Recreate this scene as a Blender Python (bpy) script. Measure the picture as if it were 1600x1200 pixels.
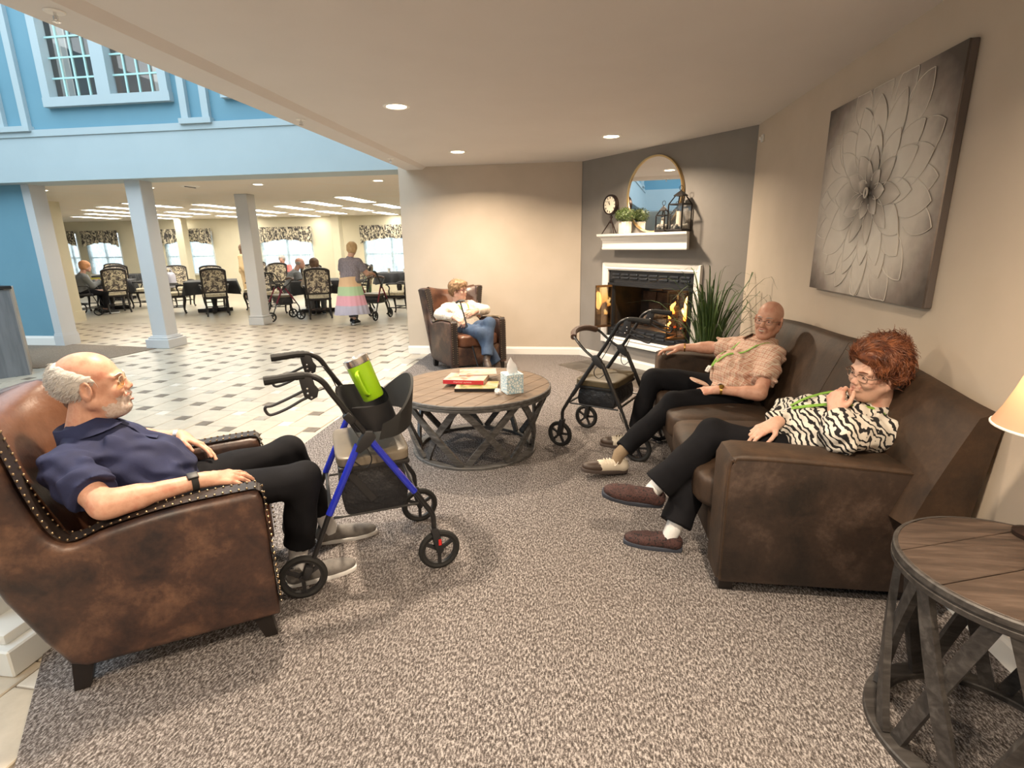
import bpy, bmesh, math, random
import numpy as np
from mathutils import Vector, Matrix
random.seed(7); rng = np.random.default_rng(7)
for o in list(bpy.data.objects): bpy.data.objects.remove(o)
SC = bpy.context.scene
COL = SC.collection
PI = math.pi

# ---------------------------------------------------------------- camera
cam_d = bpy.data.cameras.new('camera'); cam = bpy.data.objects.new('camera', cam_d); COL.objects.link(cam)
cam_d.sensor_width = 36; cam_d.lens = 834.9 / 1600 * 36; cam_d.clip_start = .05; cam_d.clip_end = 200
def cam_axes(yaw, pitch, roll):
    cy, sy = math.cos(yaw), math.sin(yaw)
    fw = np.array([sy*math.cos(pitch), cy*math.cos(pitch), -math.sin(pitch)])
    r = np.array([cy, -sy, 0]); d = np.cross(fw, r)
    return math.cos(roll)*r+math.sin(roll)*d, -math.sin(roll)*r+math.cos(roll)*d, fw
_r, _d, _f = cam_axes(-.132276, .255871, .015194)
cam.matrix_world = Matrix(((_r[0], -_d[0], -_f[0], 0), (_r[1], -_d[1], -_f[1], 0), (_r[2], -_d[2], -_f[2], 1.5), (0, 0, 0, 1)))
SC.camera = cam

# ---------------------------------------------------------------- view, world, large lights
SC.view_settings.view_transform = 'Standard'; SC.view_settings.look = 'None'
SC.view_settings.exposure = 1.4; SC.view_settings.gamma = 1.0; SC.view_settings.use_curve_mapping = False
W = bpy.data.worlds.new('world'); SC.world = W; W.use_nodes = True
_bg = W.node_tree.nodes['Background']; _bg.inputs[0].default_value = (.82, .94, 1.0, 1); _bg.inputs[1].default_value = .95
SKYLIGHT = 125; LAMP_W = 23; PANEL_E = 7.5; BULB_E = 6.0
def area(name, loc, size, energy, color, rot=(0, 0, 0), sizey=None, shape=None, spread=None):
    l = bpy.data.lights.new(name, 'AREA'); l.energy = energy; l.color = color; l.size = size
    if sizey: l.shape = 'RECTANGLE'; l.size_y = sizey
    if shape: l.shape = shape
    if spread: l.spread = spread
    o = bpy.data.objects.new(name, l); COL.objects.link(o); o.location = loc; o.rotation_euler = rot
    return o
# daylight coming down through the atrium roof
area('atrium_skylight', (-6.6, 2.2, 5.9), 7.0, SKYLIGHT, (.76, .90, 1.0), sizey=8.5)

# ---------------------------------------------------------------- helpers: objects
def tag(o, label=None, cat=None, group=None, kind=None):
    if label: o['label'] = label
    if cat: o['category'] = cat
    if group: o['group'] = group
    if kind: o['kind'] = kind
    return o
def empty(name, loc, label=None, cat=None, group=None):
    o = bpy.data.objects.new(name, None); COL.objects.link(o); o.location = loc; o.empty_display_size = .1
    return tag(o, label, cat, group)
def link(name, me, parent=None):
    o = bpy.data.objects.new(name, me); COL.objects.link(o)
    if parent is not None:
        o.parent = parent
        if parent.type == 'EMPTY': o.matrix_parent_inverse = Matrix.Translation(-parent.location)
    return o
def unit(v):
    v = np.asarray(v, float); return v/(np.linalg.norm(v)+1e-12)
def frame(x, z):
    x = unit(x); z = np.asarray(z, float); z = unit(z-x*(z@x)); y = np.cross(z, x)
    return np.stack([x, y, z], 1)      # columns are the axes
def rotz(a):
    c, s = math.cos(a), math.sin(a); return np.array([[c, -s, 0], [s, c, 0], [0, 0, 1.0]])
def roty(a):
    c, s = math.cos(a), math.sin(a); return np.array([[c, 0, s], [0, 1, 0], [-s, 0, c]])
def rotx(a):
    c, s = math.cos(a), math.sin(a); return np.array([[1, 0, 0], [0, c, -s], [0, s, c]])
I3 = np.eye(3)

class MB:
    """collects simple shapes into one mesh"""
    def __init__(s): s.v = []; s.f = []; s.m = []; s.mi = 0; s.T = None
    def add(s, vs, fs):
        vs = np.asarray(vs, float)
        if s.T is not None: vs = vs @ s.T[0].T + s.T[1]
        n = len(s.v); s.v.extend(map(tuple, vs)); s.f.extend([tuple(i+n for i in f) for f in fs]); s.m.extend([s.mi]*len(fs)); return s
    def box(s, c, size, R=None, bev=0, seg=2):
        hx, hy, hz = [q/2 for q in size]
        if bev > 0:
            bm = bmesh.new(); bmesh.ops.create_cube(bm, size=1)
            for v in bm.verts: v.co = Vector((v.co.x*size[0], v.co.y*size[1], v.co.z*size[2]))
            bmesh.ops.bevel(bm, geom=bm.edges[:], offset=min(bev, min(size)*.49), segments=seg, profile=.5, affect='EDGES')
            vs = np.array([v.co[:] for v in bm.verts]); bm.verts.index_update(); fs = [[v.index for v in f.verts] for f in bm.faces]; bm.free()
        else:
            vs = np.array([(x*hx, y*hy, z*hz) for x in (-1, 1) for y in (-1, 1) for z in (-1, 1)])
            fs = [(0, 1, 3, 2), (4, 6, 7, 5), (0, 4, 5, 1), (2, 3, 7, 6), (0, 2, 6, 4), (1, 5, 7, 3)]
        if R is not None: vs = vs @ np.asarray(R).T
        return s.add(vs+np.asarray(c, float), fs)
    def bar(s, a, b, w, t, up=(0, 0, 1), bev=0):
        a = np.asarray(a, float); b = np.asarray(b, float); d = b-a; L = np.linalg.norm(d)
        u = np.asarray(up, float)
        if abs(unit(d)@unit(u)) > .98: u = np.array([1, .1, 0])
        return s.box((a+b)/2, (L, w, t), frame(d, u), bev)
    def tube(s, path, r, n=8, cap=True, closed=False, flat=None):
        P = np.asarray(path, float); m = len(P); rr = np.full(m, r) if np.isscalar(r) else np.asarray(r, float)
        if closed: T = np.roll(P, -1, 0)-np.roll(P, 1, 0)
        else: T = np.gradient(P, axis=0)
        T /= np.linalg.norm(T, axis=1)[:, None]+1e-12
        u = np.array([0, 0, 1.0]) if abs(T[0][2]) < .9 else np.array([1.0, 0, 0])
        vs = []; a = np.linspace(0, 2*PI, n, endpoint=False)
        for i in range(m):
            u = u-T[i]*(u@T[i]); u /= np.linalg.norm(u)+1e-12; w = np.cross(T[i], u)
            fl = 1 if flat is None else flat
            vs.append(P[i]+rr[i]*(np.cos(a)[:, None]*u*fl+np.sin(a)[:, None]*w))
        vs = np.concatenate(vs); fs = []
        for i in range(m if closed else m-1):
            for j in range(n):
                A = i*n+j; B = i*n+(j+1) % n; C = ((i+1) % m)*n+(j+1) % n; D = ((i+1) % m)*n+j
                fs.append((A, B, C, D))
        if cap and not closed:
            fs.append(tuple(range(n))[::-1]); fs.append(tuple((m-1)*n+j for j in range(n)))
        return s.add(vs, fs)
    def cyl(s, a, b, r1, r2=None, n=16): return s.tube([a, b], [r1, r1 if r2 is None else r2], n)
    def lathe(s, prof, c=(0, 0, 0), n=24, R=None, a0=0, a1=2*PI):
        full = abs(a1-a0-2*PI) < 1e-6
        an = np.linspace(a0, a1, n, endpoint=not full); m = len(prof); vs = []
        for t in an:
            for r, z in prof: vs.append((r*math.cos(t), r*math.sin(t), z))
        vs = np.array(vs)
        if R is not None: vs = vs @ np.asarray(R).T
        vs = vs+np.asarray(c, float); fs = []
        for i in range(n if full else n-1):
            for j in range(m-1):
                A = i*m+j; B = ((i+1) % n)*m+j; fs.append((A, B, B+1, A+1))
        return s.add(vs, fs)
    def prism(s, outline, h, R=None, c=(0, 0, 0), bev=0, seg=2):
        """outline in local xy, extruded +-h/2 along local z"""
        bm = bmesh.new(); lo = [bm.verts.new((x, y, -h/2)) for x, y in outline]; f = bm.faces.new(lo)
        r = bmesh.ops.extrude_face_region(bm, geom=[f])
        for g in r['geom']:
            if isinstance(g, bmesh.types.BMVert): g.co.z = h/2
        bmesh.ops.recalc_face_normals(bm, faces=bm.faces[:])
        if bev > 0:
            ed = [e for e in bm.edges if abs(e.verts[0].co.z-e.verts[1].co.z) < 1e-6]
            bmesh.ops.bevel(bm, geom=ed, offset=bev, segments=seg, profile=.5, affect='EDGES', clamp_overlap=True)
        bm.verts.index_update(); vs = np.array([v.co[:] for v in bm.verts]); fs = [[v.index for v in q.verts] for q in bm.faces]; bm.free()
        if R is not None: vs = vs @ np.asarray(R).T
        return s.add(vs+np.asarray(c, float), fs)
    def ball(s, c, r, n=12, R=None):
        r = np.broadcast_to(np.asarray(r, float), (3,)); m = max(6, n//2+1); vs = []; fs = []
        for i in range(m+1):
            t = PI*i/m
            for j in range(n): vs.append((math.sin(t)*math.cos(2*PI*j/n), math.sin(t)*math.sin(2*PI*j/n), math.cos(t)))
        for i in range(m):
            for j in range(n): fs.append((i*n+j, (i+1)*n+j, (i+1)*n+(j+1) % n, i*n+(j+1) % n))
        vs = np.array(vs)*r
        if R is not None: vs = vs @ np.asarray(R).T
        return s.add(vs+np.asarray(c, float), fs)
    def cushion(s, c, size, R=None, p=5.0, n=14, puff=.0):
        """soft pillow shaped box"""
        g = np.linspace(-1, 1, n); vs = []; fs = []; ids = {}
        def vid(q):
            k = tuple(np.round(q, 5))
            if k not in ids: ids[k] = len(vs); vs.append(q)
            return ids[k]
        for ax in range(3):
            for sg in (-1, 1):
                for i in range(n-1):
                    for j in range(n-1):
                        cs = []
                        for a, b in ((i, j), (i+1, j), (i+1, j+1), (i, j+1)):
                            q = [0, 0, 0]; q[ax] = sg; q[(ax+1) % 3] = g[a]; q[(ax+2) % 3] = g[b]; cs.append(vid(tuple(q)))
                        fs.append(cs if sg > 0 else cs[::-1])
        v = np.array(vs); L = (np.abs(v)**p).sum(1)**(1/p); v = v/L[:, None]
        if puff: v[:, 2] *= 1+puff*(1-v[:, 0]**2)*(1-v[:, 1]**2)
        v = v*np.array(size)/2
        if R is not None: v = v @ np.asarray(R).T
        return s.add(v+np.asarray(c, float), fs)
    def build(s, name, mats, parent=None, smooth=True, ang=35):
        if not isinstance(mats, (list, tuple)): mats = [mats]
        me = bpy.data.meshes.new(name); me.from_pydata(s.v, [], s.f)
        for m in mats: me.materials.append(m)
        if len(mats) > 1: me.polygons.foreach_set('material_index', s.m)
        if smooth:
            me.polygons.foreach_set('use_smooth', [True]*len(s.f)); me.set_sharp_from_angle(angle=math.radians(ang))
        me.update()
        return link(name, me, parent)

def quick(name, mats, fn, parent=None, **k):
    b = MB(); fn(b); return b.build(name, mats, parent, **k)
def copy_tree(o, parent=None):
    c = o.copy(); COL.objects.link(c); c.parent = parent
    for ch in o.children: copy_tree(ch, c)
    return c
def bez(pts, n=8):
    """Catmull-Rom through points"""
    P = np.asarray(pts, float); P = np.vstack([2*P[0]-P[1], P, 2*P[-1]-P[-2]]); out = []
    for i in range(1, len(P)-2):
        for t in np.linspace(0, 1, n, endpoint=False):
            a, b, c, d = P[i-1:i+3]
            out.append(.5*(2*b+(c-a)*t+(2*a-5*b+4*c-d)*t*t+(3*b-a-3*c+d)*t**3))
    out.append(P[-2]); return np.array(out)

# ---------------------------------------------------------------- helpers: materials
def newmat(name):
    m = bpy.data.materials.new(name); m.use_nodes = True; nt = m.node_tree
    return m, nt, nt.nodes['Principled BSDF']
def N(nt, t, **kw):
    n = nt.nodes.new(t)
    for k, v in kw.items():
        if k in n.inputs.keys() if isinstance(k, str) else False: n.inputs[k].default_value = v
        else: setattr(n, k, v)
    return n
def mth(nt, op, a, b=None, c=None):
    n = nt.nodes.new('ShaderNodeMath'); n.operation = op
    for i, q in enumerate((a, b, c)):
        if q is None: continue
        if isinstance(q, (int, float)): n.inputs[i].default_value = q
        else: nt.links.new(q, n.inputs[i])
    return n.outputs[0]
def mixc(nt, fac, a, b, mode='MIX'):
    n = nt.nodes.new('ShaderNodeMix'); n.data_type = 'RGBA'; n.blend_type = mode
    for i, q in ((0, fac), (6, a), (7, b)):
        if isinstance(q, (int, float)): n.inputs[i].default_value = q
        elif isinstance(q, (tuple, list)): n.inputs[i].default_value = (*q[:3], 1)
        else: nt.links.new(q, n.inputs[i])
    return n.outputs[2]
def ramp(nt, fac, stops):
    n = nt.nodes.new('ShaderNodeValToRGB'); e = n.color_ramp.elements
    while len(e) < len(stops): e.new(.5)
    for q, (p, c) in zip(e, stops): q.position = p; q.color = (*c[:3], 1) if not isinstance(c, (int, float)) else (c, c, c, 1)
    nt.links.new(fac, n.inputs[0]); return n.outputs[0]
def coords(nt, kind='Object', scale=(1, 1, 1), rot=(0, 0, 0)):
    if kind == 'rest':
        a = nt.nodes.new('ShaderNodeAttribute'); a.attribute_name = 'rest'; out = a.outputs['Vector']
    elif kind == 'World':
        a = nt.nodes.new('ShaderNodeNewGeometry'); out = a.outputs['Position']
    else:
        a = nt.nodes.new('ShaderNodeTexCoord'); out = a.outputs[kind]
    m = nt.nodes.new('ShaderNodeMapping'); m.inputs['Scale'].default_value = scale; m.inputs['Rotation'].default_value = rot
    nt.links.new(out, m.inputs[0]); return m.outputs[0]
def noise(nt, vec, scale, detail=3, rough=.55, dist=0):
    n = nt.nodes.new('ShaderNodeTexNoise'); n.inputs['Scale'].default_value = scale; n.inputs['Detail'].default_value = detail
    n.inputs['Roughness'].default_value = rough; n.inputs['Distortion'].default_value = dist
    nt.links.new(vec, n.inputs['Vector']); return n.outputs['Fac']
def bump(nt, bs, h, strength, dist=.01):
    n = nt.nodes.new('ShaderNodeBump'); n.inputs['Strength'].default_value = strength; n.inputs['Distance'].default_value = dist
    nt.links.new(h, n.inputs['Height']); nt.links.new(n.outputs[0], bs.inputs['Normal'])
def M(name, c, rough=.6, metal=0., c2=None, sc=8, det=4, bmp=None, kind='Object', scale=(1, 1, 1), spec=None, emit=None, es=1, lo=.35, hi=.65, coat=0):
    m, nt, bs = newmat(name)
    bs.inputs['Base Color'].default_value = (*c, 1); bs.inputs['Roughness'].default_value = rough; bs.inputs['Metallic'].default_value = metal
    if spec is not None: bs.inputs['Specular IOR Level'].default_value = spec
    if coat: bs.inputs['Coat Weight'].default_value = coat
    vec = None
    if c2 is not None:
        vec = coords(nt, kind, scale); f = noise(nt, vec, sc, det)
        nt.links.new(ramp(nt, f, [(lo, c), (hi, c2)]), bs.inputs['Base Color'])
    if bmp:
        if vec is None: vec = coords(nt, kind, scale)
        bump(nt, bs, noise(nt, vec, bmp[0], 3), bmp[1], bmp[2] if len(bmp) > 2 else .004)
    if emit: bs.inputs['Emission Color'].default_value = (*emit, 1); bs.inputs['Emission Strength'].default_value = es
    return m
# ---------------------------------------------------------------- materials
m_greige = M('wall_greige', (.50, .425, .34), .75, c2=(.53, .45, .365), sc=3, bmp=(140, .08, .002), kind='World')
m_gray = M('wall_gray', (.225, .205, .185), .7, c2=(.245, .225, .205), sc=3, bmp=(140, .08, .002), kind='World')
m_ceil = M('ceiling_paint', (.63, .60, .575), .8, c2=(.65, .62, .595), sc=2, bmp=(160, .06, .002), kind='World')
m_blue = M('wall_blue', (.135, .29, .38), .6, c2=(.145, .305, .395), sc=2, kind='World')
m_fascia = M('fascia_paint', (.40, .485, .52), .6, c2=(.415, .50, .535), sc=2, kind='World')
m_white = M('white_trim', (.80, .78, .74), .4)
m_colw = M('column_paint', (.55, .555, .56), .45)
m_cream = M('wall_cream', (.60, .55, .41), .75, c2=(.63, .575, .43), sc=2, kind='World')
m_dceil = M('dining_ceiling', (.74, .69, .62), .8, kind='World', c2=(.74, .67, .58), sc=2)
m_glass, nt, bs = newmat('window_glass')
for nn_ in list(nt.nodes):
    if nn_.type == 'BSDF_PRINCIPLED': nt.nodes.remove(nn_)
_t = nt.nodes.new('ShaderNodeBsdfTransparent'); _g = nt.nodes.new('ShaderNodeBsdfGlossy'); _g.inputs['Roughness'].default_value = .02
_x = nt.nodes.new('ShaderNodeMixShader'); _x.inputs[0].default_value = .1
nt.links.new(_t.outputs[0], _x.inputs[1]); nt.links.new(_g.outputs[0], _x.inputs[2]); nt.links.new(_x.outputs[0], nt.nodes['Material Output'].inputs[0])
m_black = M('black_metal', (.012, .012, .013), .35)
m_blackp = M('black_plastic', (.015, .015, .017), .5)
m_rubber = M('black_rubber', (.01, .01, .01), .75)
m_chrome = M('chrome', (.75, .75, .75), .15, 1)
m_darkwood = M('espresso_wood', (.012, .009, .008), .4)

def carpet_mat(name, a, b, c, sc=1.0):
    m, nt, bs = newmat(name); v = coords(nt, 'World', (1, 1, 1), (0, 0, .5)); 
    n1 = noise(nt, coords(nt, 'World', (150*sc, 62*sc, 90), (0, 0, .65)), 1, 2, .6)
    n2 = noise(nt, v, 250*sc, 2, .7); n3 = noise(nt, v, 1.3, 2)
    f = mth(nt, 'ADD', mth(nt, 'MULTIPLY', n1, .6), mth(nt, 'MULTIPLY', n2, .4))
    col = ramp(nt, f, [(.40, a), (.50, b), (.60, c)])
    col = mixc(nt, mth(nt, 'MULTIPLY', n3, .35), col, (.18, .145, .12), 'MIX')
    nt.links.new(col, bs.inputs['Base Color']); bs.inputs['Roughness'].default_value = .95
    bs.inputs['Specular IOR Level'].default_value = .1
    bump(nt, bs, f, .9, .012); return m
m_carpet = carpet_mat('carpet_fleck', (.028, .025, .025), (.145, .130, .128), (.42, .395, .385))
m_mat = carpet_mat('entry_carpet', (.15, .12, .09), (.22, .18, .14), (.30, .25, .20))
def tile_mat(name, a, b):
    m, nt, bs = newmat(name); oi = nt.nodes.new('ShaderNodeObjectInfo')
    v = coords(nt, 'World'); n = noise(nt, v, 9, 5, .65)
    cell = nt.nodes.new('ShaderNodeTexWhiteNoise'); cell.noise_dimensions = '3D'
    sn = nt.nodes.new('ShaderNodeVectorMath'); sn.operation = 'SNAP'; sn.inputs[1].default_value = (.33, .33, 10); nt.links.new(v, sn.inputs[0]); nt.links.new(sn.outputs[0], cell.inputs[0])
    col = ramp(nt, n, [(.3, a), (.7, b)])
    nt.links.new(col, bs.inputs['Base Color']); bs.inputs['Roughness'].default_value = .32
    bump(nt, bs, n, .08, .003); return m
m_tile = tile_mat('ceramic_tile', (.35, .305, .24), (.45, .395, .315))
m_tile_d = M('insert_dark', (.095, .075, .055), .5, c2=(.16, .13, .10), sc=14, kind='World')
m_tile_w = M('insert_light', (.50, .455, .385), .35, c2=(.58, .53, .46), sc=14, kind='World')
m_tile_m = M('insert_mid', (.25, .225, .185), .4, c2=(.33, .30, .25), sc=14, kind='World')
m_grout = M('grout', (.17, .14, .11), .9)
m_vinyl = M('dining_vinyl', (.40, .36, .29), .3, c2=(.46, .42, .34), sc=4, kind='World')

# ---------------------------------------------------------------- setting
def wall(name, fn, mat, parent=None): 
    o = quick(name, mat, fn, parent, smooth=False); o['kind'] = 'structure'; return o
CZ = 2.50
FP0 = np.array([-.03, 7.31, 0]); FU = unit([1.568, -1.87, 0]); FN = np.array([FU[1], -FU[0], 0])   # fire wall
if FN[1] > 0: FN = -FN
FR = np.stack([FU, -FN, np.array([0, 0, 1.0])], 1)           # columns: along wall, into wall, up
def fwp(s, z, off=0): return FP0+FU*s+FN*off+np.array([0, 0, z])
RX = 1.538

# floors
floor = wall('floor', lambda b: (b.box((-6, 8, -.06), (40, 30, .1))), m_grout)
wall('floor_dining', lambda b: b.box((-11, 15.2, -.005), (24, 10.2, .012)), m_vinyl, floor)
def carpet_fn(b):
    out = [(-1.05, .35), (-1.67, 1.066), (-2.10, 1.56), (-2.15, 4), (-2.15, 7.4), (3, 7.4), (3, -3), (-1.05, -3)]
    b.prism(out[::-1], .02, c=(0, 0, .0))
carpet = quick('floor_carpet', m_carpet, carpet_fn, floor, smooth=False); carpet['kind'] = 'structure'
quick('floor_entry_carpet', m_mat, lambda b: b.prism([(-6.6, 7.5), (-6.75, 6.2), (-9.6, 5.1), (-12, 5.6), (-12, 7.6), (-8.2, 7.72)], .014, c=(0, 0, 0)), floor, smooth=False)['kind'] = 'structure'
# hopscotch tiles: large squares with a small insert at each corner
TA, TB = .312, .115
def tile_mesh(name, w, mat):
    b = MB(); g = .007; h = .016; e = .004; s = w-g
    z0, z1 = -h, 0
    v = [(x*s/2, y*s/2, z0) for x, y in ((-1, -1), (1, -1), (1, 1), (-1, 1))]+[(x*s/2, y*s/2, z1-e) for x, y in ((-1, -1), (1, -1), (1, 1), (-1, 1))]+[(x*(s/2-e), y*(s/2-e), z1) for x, y in ((-1, -1), (1, -1), (1, 1), (-1, 1))]
    f = [(8, 9, 10, 11)]+[(i, (i+1) % 4, 4+(i+1) % 4, 4+i) for i in range(4)]+[(4+i, 4+(i+1) % 4, 8+(i+1) % 4, 8+i) for i in range(4)]
    b.add(v, f); me = bpy.data.meshes.new(name); me.from_pydata(b.v, [], b.f)
    for q in mat if isinstance(mat, list) else [mat]: me.materials.append(q)
    return me, b
tile_me, tile_b = tile_mesh('tile', TA, m_tile)
ins = [tile_mesh('tile_insert', TB, q) for q in (m_tile_d, m_tile_w, m_tile_m)]
t_a = -.04
ca, sa = math.cos(t_a), math.sin(t_a); R2 = np.array([[ca, -sa], [sa, ca]])
v1 = R2 @ np.array([TA, -TB]); v2 = R2 @ np.array([TB, TA]); org = np.array([-3.493, 4.555])
near = []; 
for i in range(-60, 60):
    for j in range(-60, 60):
        c = org+v1*i+v2*j; big = c+R2 @ np.array([(TA+TB)/2, (TA-TB)/2+TB/2-TB/2])
        near.append((c, big))
tl = []
for c, big in near:
    x, y = c
    if not (-12.5 < x < -1.9 and -.6 < y < 10.3): continue
    if x > -2.0 and y > 1.8: continue
    r = rng.random(); far = y > 6
    k = 0 if r < (.86 if far else .45) else (1 if r < (.9 if far else .72) else 2)
    d = math.hypot(x, y)
    tl.append((d, big, 3)); tl.append((d, c, k))
tl.sort(key=lambda q: q[0])
vis = [q for q in tl if q[1][1] > 1.0 and abs(math.atan2(q[1][0], q[1][1])+.13) < .85]
nt_, ni_ = 0, 0; rest = {0: MB(), 1: MB(), 2: MB(), 3: MB()}
RT = np.array([[ca, -sa, 0], [sa, ca, 0], [0, 0, 1.0]])
visid = {id(q) for q in vis}
for q in tl:
    d, c, k = q; p = (c[0], c[1], rng.uniform(-.0006, .0006))
    if id(q) in visid and (k == 3 and nt_ < 296 or k < 3 and ni_ < 296):
        o = link('tile' if k == 3 else 'tile_insert', tile_me if k == 3 else ins[k][0], floor); o.location = p; o.rotation_euler.z = t_a+rng.uniform(-.002, .002)
        if k == 3: nt_ += 1
        else: ni_ += 1
    else:
        src = tile_b if k == 3 else ins[k][1]; rest[k].add(np.array(src.v) @ RT.T+np.array(p), src.f)
for k, nm, mm in ((3, 'tile_field', m_tile), (0, 'tile_insert_field', m_tile_d), (1, 'tile_insert_field', m_tile_w), (2, 'tile_insert_field', m_tile_m)):
    if rest[k].v: rest[k].build(nm, mm, floor, smooth=False)['kind'] = 'stuff'

# lounge ceiling with the bevelled beam along its open edge
ceiling = wall('ceiling', lambda b: b.box((-.2, 2.4, CZ+.06), (3.9, 11, .12)), m_ceil)
def soff(b):
    b.prism([(-2.34, 2.465), (-2.12, 2.465), (-2.06, 2.502), (-2.06, 3.1), (-2.34, 3.1)], 11.0, R=np.array([[1, 0, 0], [0, 0, -1], [0, 1, 0]]), c=(0, 2.1, 0))
wall('trim_1', soff, m_ceil)
wall('wall_right', lambda b: b.box((RX+.06, 1.4, 1.3), (.12, 8.4, 2.7)), m_greige)
wall('wall_back', lambda b: b.box((-1.24, 7.36, 1.3), (2.42, .12, 2.7)), m_greige)
wall('wall_rear', lambda b: b.box((-2, -2.8, 1.6), (8, .12, 3.4)), m_greige)
def firewall(b):
    s0, s1, z0, z1 = .555, 1.865, .36, 1.175
    def pc(sa, sb, za, zb): b.box(fwp((sa+sb)/2, (za+zb)/2, -.06), (sb-sa, .12, zb-za), FR)
    pc(-.02, s0, 0, 2.6); pc(s1, 2.50, 0, 2.6); pc(s0, s1, 0, z0); pc(s0, s1, z1, 2.6)
wall('wall_fireplace', firewall, m_gray)
# baseboards
def bboard(b, a, c, n, h=.115):
    a = np.asarray(a, float); c = np.asarray(c, float); d = unit(c-a); n = np.asarray(n, float); R = np.stack([n, np.array([0, 0, 1.0]), -np.cross(np.array([0, 0, 1.0]), n)], 1)
    prof = [(0, 0), (.014, 0), (.014, h*.78), (.008, h*.9), (.006, h), (0, h)]
    L = np.linalg.norm(c-a); R = np.stack([n, np.array([0, 0, 1.0]), np.cross(n, np.array([0, 0, 1.0]))], 1)
    b.prism(prof, L, R=R, c=(a+c)/2)
wall('baseboard_back', lambda b: bboard(b, (-2.46, 7.30, 0), (-.03, 7.30, 0), (0, -1, 0)), m_white)
wall('baseboard_right', lambda b: bboard(b, (RX, -2.8, 0), (RX, 5.45, 0), (-1, 0, 0)), m_white)
wall('baseboard_fireplace', lambda b: bboard(b, fwp(0, 0), fwp(2.44, 0), FN), m_white)
# atrium: fascia band, upper wall, side and roof ring
YF = 7.35
def fascia(b):
    b.box((-8.2, YF+.25, 2.60), (12, .5, .23)); b.box((-8.2, YF+.255, 2.90), (12, .50, .40))
    b.box((-8.2, YF+.252, 3.13), (12, .53, .09))
wall('trim_2', fascia, m_fascia)
def upper(b):                                               # window openings left free
    for x0, x1 in ((-14.2, -10.05), (-8.15+.6, -7.5), (-5.62, -4.86), (-2.9, -2.2)): pass
    segs = [(-14.2, -10.0), (-8.45, -7.46), (-5.66, -4.78), (-2.95, -2.2)]
    for x0, x1 in segs: b.box(((x0+x1)/2, YF+.1, 4.5), (x1-x0, .12, 2.7))
    for x0, x1 in ((-10.0, -8.45), (-7.46, -5.66), (-4.78, -2.95)):
        b.box(((x0+x1)/2, YF+.1, 3.33), (x1-x0, .12, .40)); b.box(((x0+x1)/2, YF+.1, 5.5), (x1-x0, .12, .7))
wall('wall_atrium', upper, m_blue)
def pilasters(b):
    for x0, x1 in ((-8.35, -7.86), (-5.47, -5.06), (-11.2, -10.7)):
        b.box((x0+.05, YF+.02, 4.5), (.1, .08, 2.64)); b.box((x1-.05, YF+.02, 4.5), (.1, .08, 2.64)); b.box(((x0+x1)/2, YF+.0, 3.19), (x1-x0+.06, .1, .07))
wall('trim_3', pilasters, m_fascia)
wall('wall_left', lambda b: (b.box((-12.6, 2, 4.4), (.2, 11, 3.7)),), m_blue)
wall('trim_4', lambda b: b.box((-12.45, 2, 2.85), (.3, 11, .68)), m_fascia)
wall('wall_near', lambda b: b.box((-7.4, -2.7, 3.9), (10.2, .2, 4.6)), m_blue)
wall('wall_hall', lambda b: b.box((-14.5, 2.3, 1.3), (.2, 11, 2.6)), m_greige)
wall('wall_lounge_top', lambda b: b.box((-2.28, 2.2, 4.6), (.12, 10.4, 3.2)), m_blue)
wall('trim_5', lambda b: b.box((-2.3, 2.2, 2.9), (.16, 10.4, .6)), m_fascia)
def atr_window(nm, x0, x1, z0, z1, n=4, rows=6):
    root = wall(nm, lambda b: (b.box(((x0+x1)/2, YF+.02, z0-.06), (x1-x0+.24, .13, .12)), b.box((x0-.05, YF+.02, (z0+z1)/2), (.12, .13, z1-z0)), b.box((x1+.05, YF+.02, (z0+z1)/2), (.12, .13, z1-z0)), b.box(((x0+x1)/2, YF+.02, (z0+z1)/2), (.20, .13, z1-z0))), m_fascia)
    for q in (0, 1):
        a = x0 if q == 0 else (x0+x1)/2+.1; c = (x0+x1)/2-.1 if q == 0 else x1
        quick('pane', m_glass, lambda b: b.box(((a+c)/2, YF+.07, (z0+z1)/2), (c-a, .006, z1-z0)), root, smooth=False)
        for i in range(1, n): quick('muntin', m_munt, lambda b: b.box((a+(c-a)*i/n, YF+.06, (z0+z1)/2), (.022, .02, z1-z0)), root, smooth=False)
        for i in range(1, rows): quick('muntin', m_munt, lambda b: b.box(((a+c)/2, YF+.0595, z0+(z1-z0)*i/rows), (c-a, .017, .022)), root, smooth=False)
    quick('sheer_curtain', m_sheer, lambda b: (wavy(b, x0, x0+.2, z0, z1, YF+.2), wavy(b, x1-.25, x1, z0, z1, YF+.2)), root)
    return root
m_munt = M('muntin_paint', (.42, .66, .66), .5)
m_sheer, nt, bs = newmat('sheer_fabric'); bs.inputs['Base Color'].default_value = (.85, .9, .9, 1); bs.inputs['Roughness'].default_value = .9
_tr = nt.nodes.new('ShaderNodeBsdfTranslucent'); _tr.inputs[0].default_value = (.8, .9, .92, 1); _tp = nt.nodes.new('ShaderNodeBsdfTransparent')
_a = nt.nodes.new('ShaderNodeMixShader'); _b = nt.nodes.new('ShaderNodeMixShader'); _b.inputs[0].default_value = .35; _a.inputs[0].default_value = .6
nt.links.new(bs.outputs[0], _a.inputs[1]); nt.links.new(_tr.outputs[0], _a.inputs[2]); nt.links.new(_a.outputs[0], _b.inputs[1]); nt.links.new(_tp.outputs[0], _b.inputs[2]); nt.links.new(_b.outputs[0], nt.nodes['Material Output'].inputs[0])
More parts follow.
